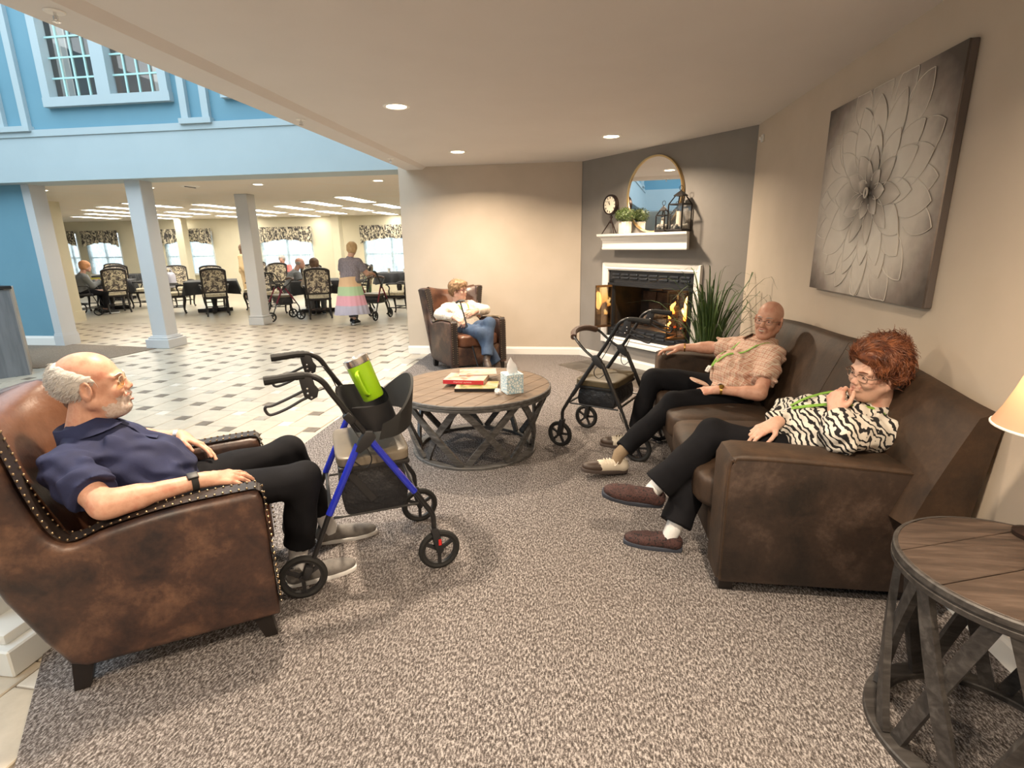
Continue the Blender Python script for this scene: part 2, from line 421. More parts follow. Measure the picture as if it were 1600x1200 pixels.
def wavy(b, x0, x1, z0, z1, y, amp=.025, wl=.11, n=None, bot=None):
    n = n or max(6, int((x1-x0)/.02)); vs = []; 
    for i in range(n+1):
        x = x0+(x1-x0)*i/n; w = amp*math.sin(2*PI*x/wl)+amp*.4*math.sin(2*PI*x/wl*.37+1)
        zb = z0 if bot is None else bot((x-x0)/(x1-x0))
        vs += [(x, y+w, zb), (x, y+w*.7, (zb+z1)/2), (x, y+w*.4, z1)]
    b.add(vs, [(3*i+k, 3*i+3+k, 3*i+4+k, 3*i+1+k) for i in range(n) for k in (0, 1)])
atr_window('window_1', -7.40, -5.70, 3.57, 5.1); atr_window('window_2', -4.72, -3.0, 3.57, 5.1); atr_window('window_3', -9.95, -8.5, 3.57, 5.1)
# upstairs rooms behind those windows
m_up = M('upstairs_wall', (.30, .24, .20), .8)
area('upstairs_fill', (-6.6, 8.6, 5.6), .5, 22, (1, .85, .72))  # added fill that lightens the rooms seen through the upper panes
wall('wall_upstairs', lambda b: (b.box((-7, 10.2, 4.6), (11, .1, 3.2)), b.box((-7, 8.9, 5.9), (11, 2.8, .1)), b.box((-7, 8.9, 3.1), (11, 2.8, .1)), b.box((-12.4, 8.9, 4.6), (.1, 2.8, 3.0)), b.box((-2.0, 8.9, 4.6), (.1, 2.8, 3.0))), m_up)
# dining side beyond the atrium opening
wall('ceiling_dining', lambda b: (b.box((-11, 12.9, CZ+.05), (24, 10.3, .1)),), m_dceil)
wall('wall_blue', lambda b: b.box((-10.85, 7.66, 1.25), (4.7, .1, 2.5)), m_blue)
wall('baseboard_blue', lambda b: bboard(b, (-13, 7.61, 0), (-8.5, 7.61, 0), (0, -1, 0), .16), m_white)
wall('trim_6', lambda b: (b.box((-8.43, 7.72, 1.25), (.14, .26, 2.5)), b.box((-8.43, 7.72, .085), (.17, .29, .17)), b.box((-8.43, 7.72, .185), (.155, .275, .03))), m_colw)
wall('wall_partition', lambda b: (b.box((-11.55, 9.1, 1.25), (.12, 2.6, 2.5)),), m_cream)
wall('trim_7', lambda b: (b.box((-11.15, 10.36, 1.25), (.42, .3, 2.5)), b.box((-11.15, 10.34, .11), (.5, .38, .22))), m_cream)
wall('wall_end', lambda b: b.box((-2.38, 8.7, 1.25), (.12, 2.7, 2.5)), m_greige)
wall('wall_dining_right', lambda b: b.box((-2.3, 14, 1.25), (.12, 8, 2.5)), m_cream)
wall('wall_dining_left', lambda b: b.box((-18.9, 14, 1.25), (.12, 8, 2.5)), m_cream)
WINS = [(-7.32, -5.40), (-11.03, -9.13), (-14.66, -12.80), (-17.75, -16.40), (-18.75, -18.10)]
def dback(b):
    xs = [-19]+[q for w in sorted(WINS) for q in w]+[-2.2]
    for i in range(0, len(xs), 2): b.box(((xs[i]+xs[i+1])/2, 17.86, 1.25), (xs[i+1]-xs[i], .12, 2.5))
    for x0, x1 in WINS: b.box(((x0+x1)/2, 17.86, .33), (x1-x0, .12, .66)); b.box(((x0+x1)/2, 17.86, 2.3), (x1-x0, .12, .4))
wall('wall_dining_back', dback, m_cream)
m_val, nt, bs = newmat('toile_fabric')
_v = coords(nt, 'Object', (1, 1, 1)); _n = noise(nt, coords(nt, 'Object', (1.6, 1, .8)), 13, 3, .7, .8)
nt.links.new(ramp(nt, _n, [(.45, (.62, .56, .42)), (.52, (.05, .045, .045))]), bs.inputs['Base Color']); bs.inputs['Roughness'].default_value = .9
m_lace, nt, bs = newmat('lace_fabric'); nt.nodes.remove(bs)
_tr = nt.nodes.new('ShaderNodeBsdfTranslucent'); _tp = nt.nodes.new('ShaderNodeBsdfTransparent'); _a = nt.nodes.new('ShaderNodeMixShader')
_n = noise(nt, coords(nt, 'Object', (1, 1, .5)), 4.5, 5, .7, .8)
nt.links.new(ramp(nt, _n, [(.42, (.70, .84, .90)), (.56, (.42, .54, .60))]), _tr.inputs[0]); _a.inputs[0].default_value = .38
nt.links.new(_tr.outputs[0], _a.inputs[1]); nt.links.new(_tp.outputs[0], _a.inputs[2]); nt.links.new(_a.outputs[0], nt.nodes['Material Output'].inputs[0])
wpos = ['rightmost, nearest the grey wall corner', 'behind the woman in pink', 'centre left, behind a cream pillar', 'far left, wider one', 'narrow leftmost one, half hidden']
for i, (x0, x1) in enumerate(WINS):
    w = wall('window_%d' % (i+4), lambda b: (b.box(((x0+x1)/2, 17.82, .63), (x1-x0+.1, .2, .06)), b.box(((x0+x1)/2, 17.84, 1.4), (.05, .06, 1.5)), b.box((x0+.03, 17.84, 1.4), (.06, .06, 1.5)), b.box((x1-.03, 17.84, 1.4), (.06, .06, 1.5)), b.box(((x0+x1)/2, 17.84, 1.25), (x1-x0, .04, .04))), m_white)
    quick('pane', m_glass, lambda b: b.box(((x0+x1)/2, 17.86, 1.4), (x1-x0, .006, 1.5)), w, smooth=False)
    quick('lace_curtain', m_lace, lambda b: wavy(b, x0, x1, .68, 1.95, 17.76, .015, .17), w)
    v = quick('window_valance', m_val, lambda b: wavy(b, x0-.06, x1+.06, 1.6, 2.18, 17.66, .04, .23, n=60, bot=lambda t: 1.60+.14*math.sin(PI*t)+.03*abs(math.sin(5*PI*t))))
    tag(v, 'black and cream toile valance over the dining window, '+wpos[i], 'valance', 'dining room window valances')
# ---------------------------------------------------------------- fireplace wall
def obox(b, s, off, z, size, bev=0): b.box(fwp(s, z, off), size, FR, bev)     # size: along, depth, height
m_soot = M('firebox_steel', (.02, .016, .014), .6, c2=(.06, .035, .02), sc=6)
m_brick = M('firebrick', (.16, .085, .05), .8, c2=(.06, .03, .02), sc=7)
m_log = M('charred_log', (.03, .02, .015), .9, c2=(.18, .14, .11), sc=22, bmp=(30, .8, .01))
m_mgrey = M('dark_steel', (.018, .019, .022), .35)
m_slat = M('louver_steel', (.05, .055, .065), .35, .5)
m_flame, nt, bs = newmat('flame'); nt.nodes.remove(bs)
_e = nt.nodes.new('ShaderNodeEmission'); _gc = coords(nt, 'Generated'); _sx = nt.nodes.new('ShaderNodeSeparateXYZ'); nt.links.new(_gc, _sx.inputs[0])
nt.links.new(ramp(nt, _sx.outputs[2], [(0, (1, .25, .03)), (.35, (1, .55, .12)), (.75, (1, .72, .3)), (1, (1, .35, .06))]), _e.inputs[0]); _e.inputs[1].default_value = 5.0
nt.links.new(_e.outputs[0], nt.nodes['Material Output'].inputs[0])
m_ember = M('ember', (.3, .05, .01), .9, emit=(1, .16, .02), es=.8)
m_dglass, nt, bs = newmat('smoked_door_glass'); nt.nodes.remove(bs)
_t = nt.nodes.new('ShaderNodeBsdfTransparent'); _t.inputs[0].default_value = (.74, .68, .62, 1); _g = nt.nodes.new('ShaderNodeBsdfGlossy'); _g.inputs['Roughness'].default_value = .03
_x = nt.nodes.new('ShaderNodeMixShader'); _x.inputs[0].default_value = .05
nt.links.new(_t.outputs[0], _x.inputs[1]); nt.links.new(_g.outputs[0], _x.inputs[2]); nt.links.new(_x.outputs[0], nt.nodes['Material Output'].inputs[0])
S0, S1, Z0, Z1 = .555, 1.865, .36, 1.175
fp = empty('fireplace', tuple(fwp(1.21, .3)), 'built-in fireplace with a burning fire, open glass doors and a white surround', 'fireplace')
def surround(b, a, c, wdir):        # moulded board from a to c; profile across wdir (towards the outside)
    prof = [(0, 0), (.0, .018), (.02, .03), (.035, .022), (.06, .034), (.085, .034), (.09, .0)]
    d = unit(np.asarray(c)-np.asarray(a)); R = np.stack([wdir, FN, np.cross(wdir, FN)], 1)
    if R[:, 2] @ d < 0: pass
    b.prism(prof, np.linalg.norm(np.asarray(c)-np.asarray(a)), R=R, c=(np.asarray(a)+np.asarray(c))/2)
UP = np.array([0, 0, 1.0]); e_ = .003
quick('surround_board', m_white, lambda b: surround(b, fwp(S0-.085, Z1, e_), fwp(S1+.085, Z1, e_), UP), fp)
quick('surround_board', m_white, lambda b: surround(b, fwp(S0-.085, Z0, e_), fwp(S1+.085, Z0, e_), -UP), fp)
quick('surround_board', m_white, lambda b: surround(b, fwp(S0, Z0-.08, e_+.001), fwp(S0, Z1+.08, e_+.001), -FU), fp)
quick('surround_board', m_white, lambda b: surround(b, fwp(S1, Z0-.08, e_+.001), fwp(S1, Z1+.08, e_+.001), FU), fp)
def face(b):
    obox(b, 1.21, -.02, 1.095, (1.31, .03, .16)); obox(b, 1.21, -.02, .43, (1.31, .03, .14)); obox(b, .60, -.02, .76, (.09, .03, .6)); obox(b, 1.82, -.02, .76, (.09, .03, .6))
    obox(b, 1.21, -.005, 1.005, (1.31, .05, .03))
quick('face_panel', m_mgrey, face, fp, smooth=False)
def fbox(b):
    obox(b, 1.21, -.56, .75, (1.3, .02, .8)); obox(b, 1.21, -.3, .49, (1.3, .54, .02)); obox(b, 1.21, -.3, 1.12, (1.3, .54, .02))
    obox(b, .57, -.3, .75, (.02, .54, .8)); obox(b, 1.85, -.3, .75, (.02, .54, .8))
quick('firebox', m_soot, fbox, fp, smooth=False)
for i in range(5):
    for j in range(4):
        quick('firebrick', m_brick, lambda b: obox(b, .74+.235*i+(.1 if j % 2 else 0), -.545, .56+.135*j, (.215, .03, .12), .005), fp)
for k in range(8):
    for j in (0, 1):
        quick('louver', m_slat, lambda b: obox(b, .68+k*.151, 0.0, 1.085+.04*j, (.12, .018, .022), .004), fp)
        quick('louver', m_slat, lambda b: obox(b, .68+k*.151, 0.0, .415+.04*j, (.12, .018, .022), .004), fp)
def door(b, a, c, gl=False):
    a = np.asarray(a); c = np.asarray(c); z0, z1 = .49, .985; w = .014
    if gl: b.box((a+c)/2+UP*(z0+z1)/2, (np.linalg.norm(c-a), .005, z1-z0), frame(c-a, UP)); return
    b.bar(a+UP*z1, c+UP*z1, .02, .025); b.bar(a+UP*z0, c+UP*z0, .02, .025); b.bar(a+UP*z0, a+UP*z1, .008, .008, up=(1, 0, 0)); b.bar(c+UP*z0, c+UP*z1, .008, .008, up=(1, 0, 0))
m_brass = M('dark_brass', (.10, .06, .03), .35, .7)
for pa, pb in ((fwp(.615, 0, .01), fwp(.585, 0, .24)), (fwp(.59, 0, .24), fwp(.63, 0, .02)), (fwp(1.80, 0, .01), fwp(1.74, 0, .25)), (fwp(1.735, 0, .25), fwp(1.68, 0, .02))):
    d = quick('door', m_brass, lambda b: door(b, pa, pb), fp, smooth=False); quick('door_glass', m_dglass, lambda b: door(b, pa, pb, True), d, smooth=False)
for a, c, r in (((.85, .56, -.3), (1.65, .58, -.33), .055), ((.95, .64, -.38), (1.6, .70, -.36), .05), ((1.0, .60, -.2), (1.35, .74, -.4), .045), ((1.5, .58, -.2), (1.62, .80, -.42), .045)):
    P = [fwp(a[0]+(c[0]-a[0])*t, a[1]+(c[1]-a[1])*t+.012*math.sin(9*t), a[2]+(c[2]-a[2])*t) for t in np.linspace(0, 1, 7)]
    quick('log', m_log, lambda b: b.tube(P, [r*(1+.12*math.sin(5*t+a[0]*9)) for t in range(7)], 10), fp)
quick('grate', m_black, lambda b: [b.bar(fwp(.85+.1*i, .51, -.45), fwp(.85+.1*i, .53, -.12), .015, .015) for i in range(9)], fp)
quick('embers', m_ember, lambda b: [b.ball(fwp(rng.uniform(1.05, 1.7), rng.uniform(.52, .56), rng.uniform(-.4, -.2)), rng.uniform(.008, .018), 8) for _ in range(14)], fp)['kind'] = 'stuff'
def flame(b, s, z, off, h, w, lean):
    P = [fwp(s+lean*t*t+.02*math.sin(7*t+s*20), z+h*t, off) for t in np.linspace(0, 1, 9)]
    b.tube(P, [w*max(.04, math.sin(PI*min(1, .18+.82*t))**.8) for t in np.linspace(0, 1, 9)], 10, flat=.55)
for f in ((1.56, .64, -.25, .33, .070, .11), (1.66, .66, -.28, .29, .06, .10), (1.50, .62, -.3, .14, .03, -.01), (1.33, .68, -.3, .15, .035, .02), (1.37, .52, -.2, .09, .025, 0), (1.24, .60, -.35, .10, .025, -.02)):
    quick('flame', m_flame, lambda b: flame(b, *f), fp)
area('fire_glow', tuple(fwp(1.45, .72, -.12)), .25, 1.6, (1, .42, .12), rot=(0, 0, 0), shape='DISK').rotation_euler = Vector(FN).to_track_quat('-Z', 'Y').to_euler()
# hearth of dark tiles
m_slate = M('hearth_tile', (.05, .044, .038), .5, c2=(.085, .075, .065), sc=7, kind='World')
hearth = quick('trim_8', m_grout, lambda b: obox(b, 1.19, .318, .008, (1.66, .635, .02)), smooth=False); hearth['kind'] = 'structure'
for i in range(5):
    for j in range(2):
        quick('tile', m_slate, lambda b: obox(b, .53+.33*i, .165+.313*j, .014, (.322, .305, .014), .003), hearth)
# mantel shelf
def mantel(b, grow=0, z0=1.42, z1=1.60):
    prof = [(0, 1.42), (.145, 1.42), (.15, 1.435), (.145, 1.45), (.147, 1.52), (.16, 1.535), (.165, 1.55), (.19, 1.572), (.205, 1.575), (.21, 1.60), (0, 1.60)]
    m = len(prof); vs = []
    for s_, sg in ((.665, -1), (1.755, 1)):
        for o_, z in prof: vs.append(fwp(s_+sg*(o_*.62), z, o_))
    fs = [(i, (i+1) % m, m+(i+1) % m, m+i) for i in range(m)]+[tuple(range(m))[::-1], tuple(range(m, 2*m))]
    # returns
    b.add(vs, fs)
    for sg, s_ in ((-1, .665), (1, 1.755)):
        for i in range(m-1):
            o1, zz1 = prof[i]; o2, zz2 = prof[i+1]
mt = quick('mantel_shelf', m_white, mantel, smooth=False); tag(mt, 'white moulded mantel shelf on the dark grey fireplace wall', 'mantel')
# mirror
m_mirror = M('mirror_glass', (.92, .92, .92), .01, 1); m_gold = M('brushed_gold', (.62, .44, .22), .35, .9)
RM = np.stack([FU, UP, np.cross(FU, UP)], 1); 
if RM[:, 2] @ FN < 0: RM = np.stack([-FU, UP, np.cross(-FU, UP)], 1)
mir = empty('wall_mirror', tuple(fwp(1.25, 1.605, .03)), 'round mirror in a thin gold frame standing on the mantel', 'mirror')
quick('mirror_plate', m_mirror, lambda b: b.prism([(.395*math.cos(t), .395*math.sin(t)) for t in np.linspace(0, 2*PI, 64, endpoint=False)], .012, R=RM, c=fwp(1.25, 2.005, .02)), mir)
quick('frame', m_gold, lambda b: b.lathe([(.385, -.005), (.385, .028), (.402, .032), (.404, -.005)], c=fwp(1.25, 2.005, .008), R=RM, n=64), mir)
# clock on tripod
m_bronze = M('dark_bronze', (.035, .022, .018), .4, .6); m_dial = M('clock_dial', (.72, .66, .54), .6)
ck = empty('mantel_clock', tuple(fwp(.69, 1.60, .12)), 'dark round clock on a small tripod, left end of the mantel', 'clock')
cc = fwp(.69, 1.93, .13)
quick('case', m_bronze, lambda b: (b.lathe([(.098, -.02), (.112, -.02), (.116, .0), (.112, .025), (.096, .025)], c=cc, R=RM, n=40), b.lathe([(.0, -.022), (.112, -.02)], c=cc, R=RM, n=40)), ck)
quick('dial', m_dial, lambda b: b.prism([(.098*math.cos(t), .098*math.sin(t)) for t in np.linspace(0, 2*PI, 40, endpoint=False)], .01, R=RM, c=cc+FN*.012), ck)
def numerals(b):
    rom = ['XII', 'I', 'II', 'III', 'IIII', 'V', 'VI', 'VII', 'VIII', 'IX', 'X', 'XI']; wd = {'I': .004, 'V': .009, 'X': .009}
    for k, r in enumerate(rom):
        a = PI/2-k*PI/6; ra = np.array([math.cos(a), math.sin(a)]); ta = np.array([math.sin(a), -math.cos(a)]); w = sum(wd[c] for c in r); x = -w/2
        def seg(p, q, t):
            A = RM[:, 0]*p[0]+RM[:, 1]*p[1]; B = RM[:, 0]*q[0]+RM[:, 1]*q[1]; b.bar(cc+FN*.018+A, cc+FN*.018+B, t, .002, up=FN)
        for ch in r:
            c0 = x+wd[ch]/2; h = .010; m = ra*.078
            if ch == 'I': seg(m+ta*c0-ra*h, m+ta*c0+ra*h, .0022)
            elif ch == 'X': seg(m+ta*(c0-.003)-ra*h, m+ta*(c0+.003)+ra*h, .002); seg(m+ta*(c0+.003)-ra*h, m+ta*(c0-.003)+ra*h, .002)
            else: seg(m+ta*c0-ra*h, m+ta*(c0-.003)+ra*h, .002); seg(m+ta*c0-ra*h, m+ta*(c0+.003)+ra*h, .002)
            x += wd[ch]
quick('numerals', m_bronze, numerals, ck, smooth=False)
quick('hand', m_bronze, lambda b: b.bar(cc+FN*.02, cc+FN*.02+RM[:, 0]*-.012+RM[:, 1]*.042, .005, .002, up=FN), ck)
quick('hand', m_bronze, lambda b: b.bar(cc+FN*.022, cc+FN*.022+RM[:, 0]*-.038+RM[:, 1]*.045, .004, .002, up=FN), ck)
for fs_, fo in ((.565, .15), (.80, .17), (.70, .04)):
    quick('leg', m_bronze, lambda b: b.tube([fwp(.69, 1.765, .12), fwp(fs_, 1.602, fo)], [.008, .006], 8), ck)
quick('post', m_bronze, lambda b: b.lathe([(0, -.06), (.012, -.06), (.018, -.04), (.008, -.02), (.01, .0), (.02, .01), (.008, .03), (.008, .05)], c=fwp(.69, 1.78, .12), n=14), ck)
# planter with boxwood ball
m_leaf = M('boxwood_leaf', (.035, .07, .015), .5, c2=(.10, .13, .035), sc=30)
m_ceramic = M('cream_ceramic', (.62, .55, .46), .5, c2=(.70, .63, .53), sc=20)
pl = empty('boxwood_plant', tuple(fwp(.94, 1.60, .12)), 'small green ball shaped plant in a cream pot on the mantel', 'plant')
quick('pot', m_ceramic, lambda b: (b.box(fwp(.94, 1.665, .135), (.105, .115, .13), FR, .012), b.box(fwp(.94, 1.72, .135), (.11, .11, .02), FR, .008)), pl)
def ballplant(b):
    c = fwp(.94, 1.80, .14)
    b.ball(c, .075, 14)
    for _ in range(900):
        d = unit(rng.normal(size=3)); 
        if d[2] < -.75: continue
        p = c+d*rng.uniform(.075, .105)*np.array([1.12, 1.12, .85]); t = unit(rng.normal(size=3)+d*.8); w = unit(np.cross(t, d+.1)); L = rng.uniform(.012, .02)
        b.add([p-t*L*.5, p+w*L*.35, p+t*L*.7, p-w*L*.35], [(0, 1, 2, 3)])
quick('foliage', m_leaf, ballplant, pl)['kind'] = 'stuff'
# lanterns
m_candle = M('candle_wax', (.72, .62, .48), .6); m_cap = M('lantern_iron', (.02, .017, .016), .45, .5)
m_stone = M('moss_pebbles', (.18, .17, .15), .9, c2=(.3, .28, .24), sc=20)
def lantern(s, off, w, zb, zs, zt, label):
    L = empty('lantern', tuple(fwp(s, 1.60, off)), label, 'lantern', None); h = w/2
    R = FR @ rotz(.12)
    def pt(x, y, z): return fwp(s, z, off)+R @ np.array([x, y, 0])
    quick('base', m_cap, lambda b: b.box(pt(0, 0, zb+.012), (w+.02, w+.02, .024), R, .004), L)
    for sx in (-1, 1):
        for sy in (-1, 1):
            quick('post', m_cap, lambda b: b.bar(pt(sx*h, sy*h, zb+.02), pt(sx*h, sy*h, zs), .012, .012), L)
            quick('roof_bar', m_cap, lambda b: b.bar(pt(sx*h, sy*h, zs), pt(sx*h*.45, sy*h*.45, zt-.045), .011, .011), L)
    quick('rail', m_cap, lambda b: [b.bar(pt(a*h, c*h, zs), pt(d*h, e*h, zs), .012, .012) for a, c, d, e in ((-1, -1, 1, -1), (1, -1, 1, 1), (1, 1, -1, 1), (-1, 1, -1, -1))], L)
    def cap(b):
        z1 = zt-.05; k = h*.62; vs = [pt(a*k, c*k, z1) for a, c in ((-1, -1), (1, -1), (1, 1), (-1, 1))]+[pt(a*k, c*k, z1+.008) for a, c in ((-1, -1), (1, -1), (1, 1), (-1, 1))]+[pt(0, 0, zt+.01)]
        b.add(vs, [(0, 3, 2, 1)]+[(i, (i+1) % 4, 4+(i+1) % 4, 4+i) for i in range(4)]+[(4+i, 4+(i+1) % 4, 8) for i in range(4)])
    quick('cap', m_cap, cap, L, smooth=False)
    quick('ring', m_cap, lambda b: b.tube([pt(0, 0, zt+.03)+FU*.022*math.cos(t)+UP*.022*math.sin(t) for t in np.linspace(0, 2*PI, 18, endpoint=False)], .003, 6, closed=True), L)
    for a, c, d, e in ((-1, -1, 1, -1), (1, -1, 1, 1), (1, 1, -1, 1), (-1, 1, -1, -1)):
        quick('pane', m_glass, lambda b: b.box((pt(a*h, c*h, (zb+zs)/2)+pt(d*h, e*h, (zb+zs)/2))/2, (w-.01, .002, zs-zb-.03), R @ (rotz(0) if a != d else rotz(PI/2))), L, smooth=False)
    quick('candle', m_candle, lambda b: b.lathe([(0, 0), (w*.2, 0), (w*.2, (zs-zb)*.55), (w*.17, (zs-zb)*.57), (0, (zs-zb)*.55)], c=pt(0, 0, zb+.05), n=16), L)
    quick('pebbles', m_stone, lambda b: [b.ball(pt(rng.uniform(-h, h)*.8, rng.uniform(-h, h)*.8, zb+.035+rng.uniform(0, .03)), rng.uniform(.015, .025), 7) for _ in range(26)], L)['kind'] = 'stuff'
lantern(1.50, .13, .105, 1.602, 1.77, 1.865, 'smaller of the two black lanterns on the mantel')
lantern(1.70, .11, .165, 1.602, 1.87, 2.0, 'larger black lantern with candle, right end of the mantel')
# fireside tools and tall grass plant
tl_ = empty('fireplace_tools', (1.25, 5.30, 0), 'black iron fireside tool stand between fireplace and tall plant', 'tool stand')
for k, (dx, dy, h) in enumerate(((-.075, .03, .74), (.0, -.03, .75), (.075, .02, .71))):
    quick('rod', m_black, lambda b: (b.tube([(1.26+dx, 5.28+dy, .03), (1.26+dx, 5.28+dy, h)], .007, 8), b.ball((1.26+dx, 5.28+dy, h+.01), (.016, .016, .024), 10), b.ball((1.26+dx, 5.28+dy, h-.05), (.012, .012, .018), 10)), tl_)
quick('base', m_black, lambda b: b.lathe([(0, .012), (.10, .012), (.11, .03), (.08, .05), (0, .06)], c=(1.25, 5.30, 0), n=20), tl_)
m_grass = M('grass_blade', (.02, .055, .012), .45, c2=(.075, .13, .03), sc=14); m_pot = M('dark_pot', (.03, .028, .026), .5)
gp = empty('potted_grass', (1.14, 4.98, 0), 'tall arching green grass plant behind the sofa arm', 'plant')
quick('pot', m_pot, lambda b: b.lathe([(0, 0), (.12, 0), (.16, .26), (.17, .27), (.15, .27), (.13, .2), (0, .2)], c=(1.14, 4.98, 0.004), n=24), gp)
for i in range(120):
    az = rng.uniform(0, 2*PI); sp = abs(rng.normal(0, .26))+.03; h = rng.uniform(.55, .98) if i > 16 else rng.uniform(.95, 1.12)
    d = np.array([math.cos(az), math.sin(az), 0]); p0 = np.array([1.14, 4.98, .22])+d*rng.uniform(0, .08)
    dr = sp*rng.uniform(.4, 1.3); 
    P = bez([p0, p0+d*sp*.25+UP*h*.5, p0+d*sp*.8+UP*h*(.92), p0+d*(sp*1.5)+UP*(h*(1.0-.35*dr))], 4); P[:, 0] = np.minimum(P[:, 0], 1.52)
    for k_ in range(len(P)):
        o_ = (P[k_]-FP0) @ FN
        if o_ < .02: P[k_] = P[k_]+FN*(.02-o_)
    w = rng.uniform(.006, .0115)*np.concatenate([np.full(4, 1), np.linspace(1, .12, len(P)-4)]); sd = np.cross(unit(P[3]-P[0]), d+.01); sd = unit(sd)
    def blade(b):
        vs = []
        for q, ww in zip(P, w): vs += [q-sd*ww, q+np.array([0, 0, -ww*.35])+d*ww*.3, q+sd*ww]
        b.add(vs, [(3*i_+k_, 3*i_+k_+1, 3*i_+k_+4, 3*i_+k_+3) for i_ in range(len(P)-1) for k_ in (0, 1)])
    quick('blade', m_grass, blade, gp)
# wall sensor by the corner
tag(quick('wall_sensor', m_white, lambda b: (b.box((RX-.008, 5.28, 2.36), (.016, .05, .06), None, .005), b.cyl((RX-.02, 5.28, 2.36), (RX-.035, 5.28, 2.36), .014))), 'small white sensor on the wall beside the fireplace corner', 'sensor')
# ---------------------------------------------------------------- recessed lamps, sprinklers
m_bulb = M('lamp_lens', (1, .9, .8), .5, emit=(1, .80, .55), es=BULB_E); m_bulb_d = M('lamp_lens_dining', (1, .9, .8), .5, emit=(1, .80, .58), es=6)
def downlight(x, y, label, w, group=None, mb=m_bulb, z=CZ):
    L = empty('recessed_light', (x, y, z), label, 'ceiling light', group)
    quick('trim_ring', m_white, lambda b: b.lathe([(.072, -.001), (.076, -.006), (.098, -.004), (.10, 0)], c=(x, y, z), n=28), L)
    quick('lens', mb, lambda b: b.lathe([(0, -.004), (.074, -.003)], c=(x, y, z), n=28), L)
    if w: area('downlight', (x, y, z-.03), .14, w, (1, .81, .60), shape='DISK', spread=2.6)
for x, y, lb in ((-1.39, 4.20, 'recessed ceiling light nearest the camera in view, over the coffee table'), (-1.40, 6.25, 'recessed ceiling light above the far leather armchair'), (.25, 5.71, 'recessed ceiling light in front of the fireplace'), (-1.44, 2.26, 'recessed ceiling light at the top edge, above the left armchair')):
    downlight(x, y, lb, LAMP_W)
for x, y, w_ in ((.55, 1.0, 'over the side table, just outside the view'), (-1.0, -.4, 'left, close behind the camera'), (.6, -1.2, 'right, farthest behind the camera')): downlight(x, y, 'added unseen fill downlight '+w_, LAMP_W, 'added fill lights out of view')  # unseen downlights, added as general fill for the lounge
for i, (x, y) in enumerate(((-9.07, 8.46), (-7.18, 8.57), (-5.25, 8.60), (-3.22, 8.60))): downlight(x, y, 'recessed ceiling light in the passage ceiling, %s counted from the left' % ('first', 'second', 'third', 'last')[i], 10, 'passage ceiling lights', m_bulb_d)
for nm, (x, y) in (('nearest the camera', (-2.2, 2.28)), ('middle one', (-2.2, 4.30)), ('far one by the grey wall', (-2.2, 6.32))):
    sp = empty('sprinkler', (x, y, 2.465), 'small ceiling sprinkler on the beam edge, '+nm, 'sprinkler', 'sprinklers along the beam')
    quick('cup', m_white, lambda b: b.lathe([(0, -.002), (.035, -.004), (.04, 0)], c=(x, y, 2.464), n=20), sp)
    quick('head', m_chrome, lambda b: (b.cyl((x, y, 2.462), (x, y, 2.435), .006), b.lathe([(0, 0), (.016, 0), (.016, .003), (0, .003)], c=(x, y, 2.425), n=14), b.tube([(x-.01, y, 2.45), (x-.012, y, 2.437), (x, y, 2.427), (x+.012, y, 2.437), (x+.01, y, 2.45)], .002, 6)), sp)
dl = empty('ceiling_speaker', (-6.43, 8.57, CZ), 'white round ceiling grille in the passage between two lights', 'ceiling grille')
quick('grille', m_white, lambda b: b.lathe([(0, -.012), (.13, -.01), (.15, 0)], c=(-6.43, 8.57, CZ), n=24), dl); quick('bar', m_black, lambda b: b.box((-6.43, 8.57, CZ-.016), (.02, .25, .01)), dl)
m_panel = M('panel_diffuser', (1, 1, 1), .5, emit=(1, .93, .80), es=PANEL_E)
cols = ((-4.95, 11.04), (-6.15, 11.9), (-7.42, 12.95), (-8.8, 11.85), (-9.9, 11.1), (-11.2, 11.8), (-12.4, 12.6), (-13.65, 13.9), (-15.1, 14.9))
ncol = ['rightmost', 'second from right', 'third from right', 'fourth from right', 'middle', 'fourth from left', 'third from left', 'second from left', 'leftmost']
for ci, (x, y0) in enumerate(cols):
    for r in range(3):
        y = y0+.78+r*2.1
        if y > 17.3: continue
        P = empty('ceiling_panel', (x, y, CZ), 'long white lit panel in the dining ceiling, %s row, %s' % (ncol[ci], ('near', 'middle', 'far')[r]), 'ceiling light', 'dining ceiling light panels')
        quick('frame', m_white, lambda b: [b.box((x+dx, y+dy, CZ-.006), (sx, sy, .014)) for dx, dy, sx, sy in ((-.17, 0, .02, 1.56), (.17, 0, .02, 1.56), (0, -.77, .34, .02), (0, .77, .34, .02))], P, smooth=False)
        quick('diffuser', m_panel, lambda b: b.box((x, y, CZ-.004), (.32, 1.52, .006)), P, smooth=False)
# columns
def column(x, y, w, label, z1=CZ, base=.1, mat=m_colw):
    c = empty('column', (x, y, 0), label, 'column')
    quick('shaft', mat, lambda b: b.box((x, y, z1/2), (w, w, z1), None, .008, 1), c)
    quick('plinth', mat, lambda b: (b.box((x, y, .07), (w+2*base, w+2*base, .14), None, .006, 1), b.box((x, y, .155), (w+base*1.2, w+base*1.2, .03), None, .01), b.box((x, y, .175), (w+.05, w+.05, .03), None, .01)), c)
column(-6.58, 7.66, .25, 'white square column at the entry carpet corner, second from left', base=.075)
column(-6.48, 10.1, .26, 'white square column beside the parked maroon walker', base=.03)
column(-13.55, 17.3, .27, 'cream column between the far dining windows, left', mat=m_cream, base=.05)
column(-8.0, 17.3, .27, 'cream column against the far dining wall, right', mat=m_cream, base=.05)
nc = empty('column', (-2.27, 1.58, 0), 'white stepped column base at the lower left edge behind the armchair', 'column')
m_pale = M('pale_paint', (.62, .64, .63), .45)
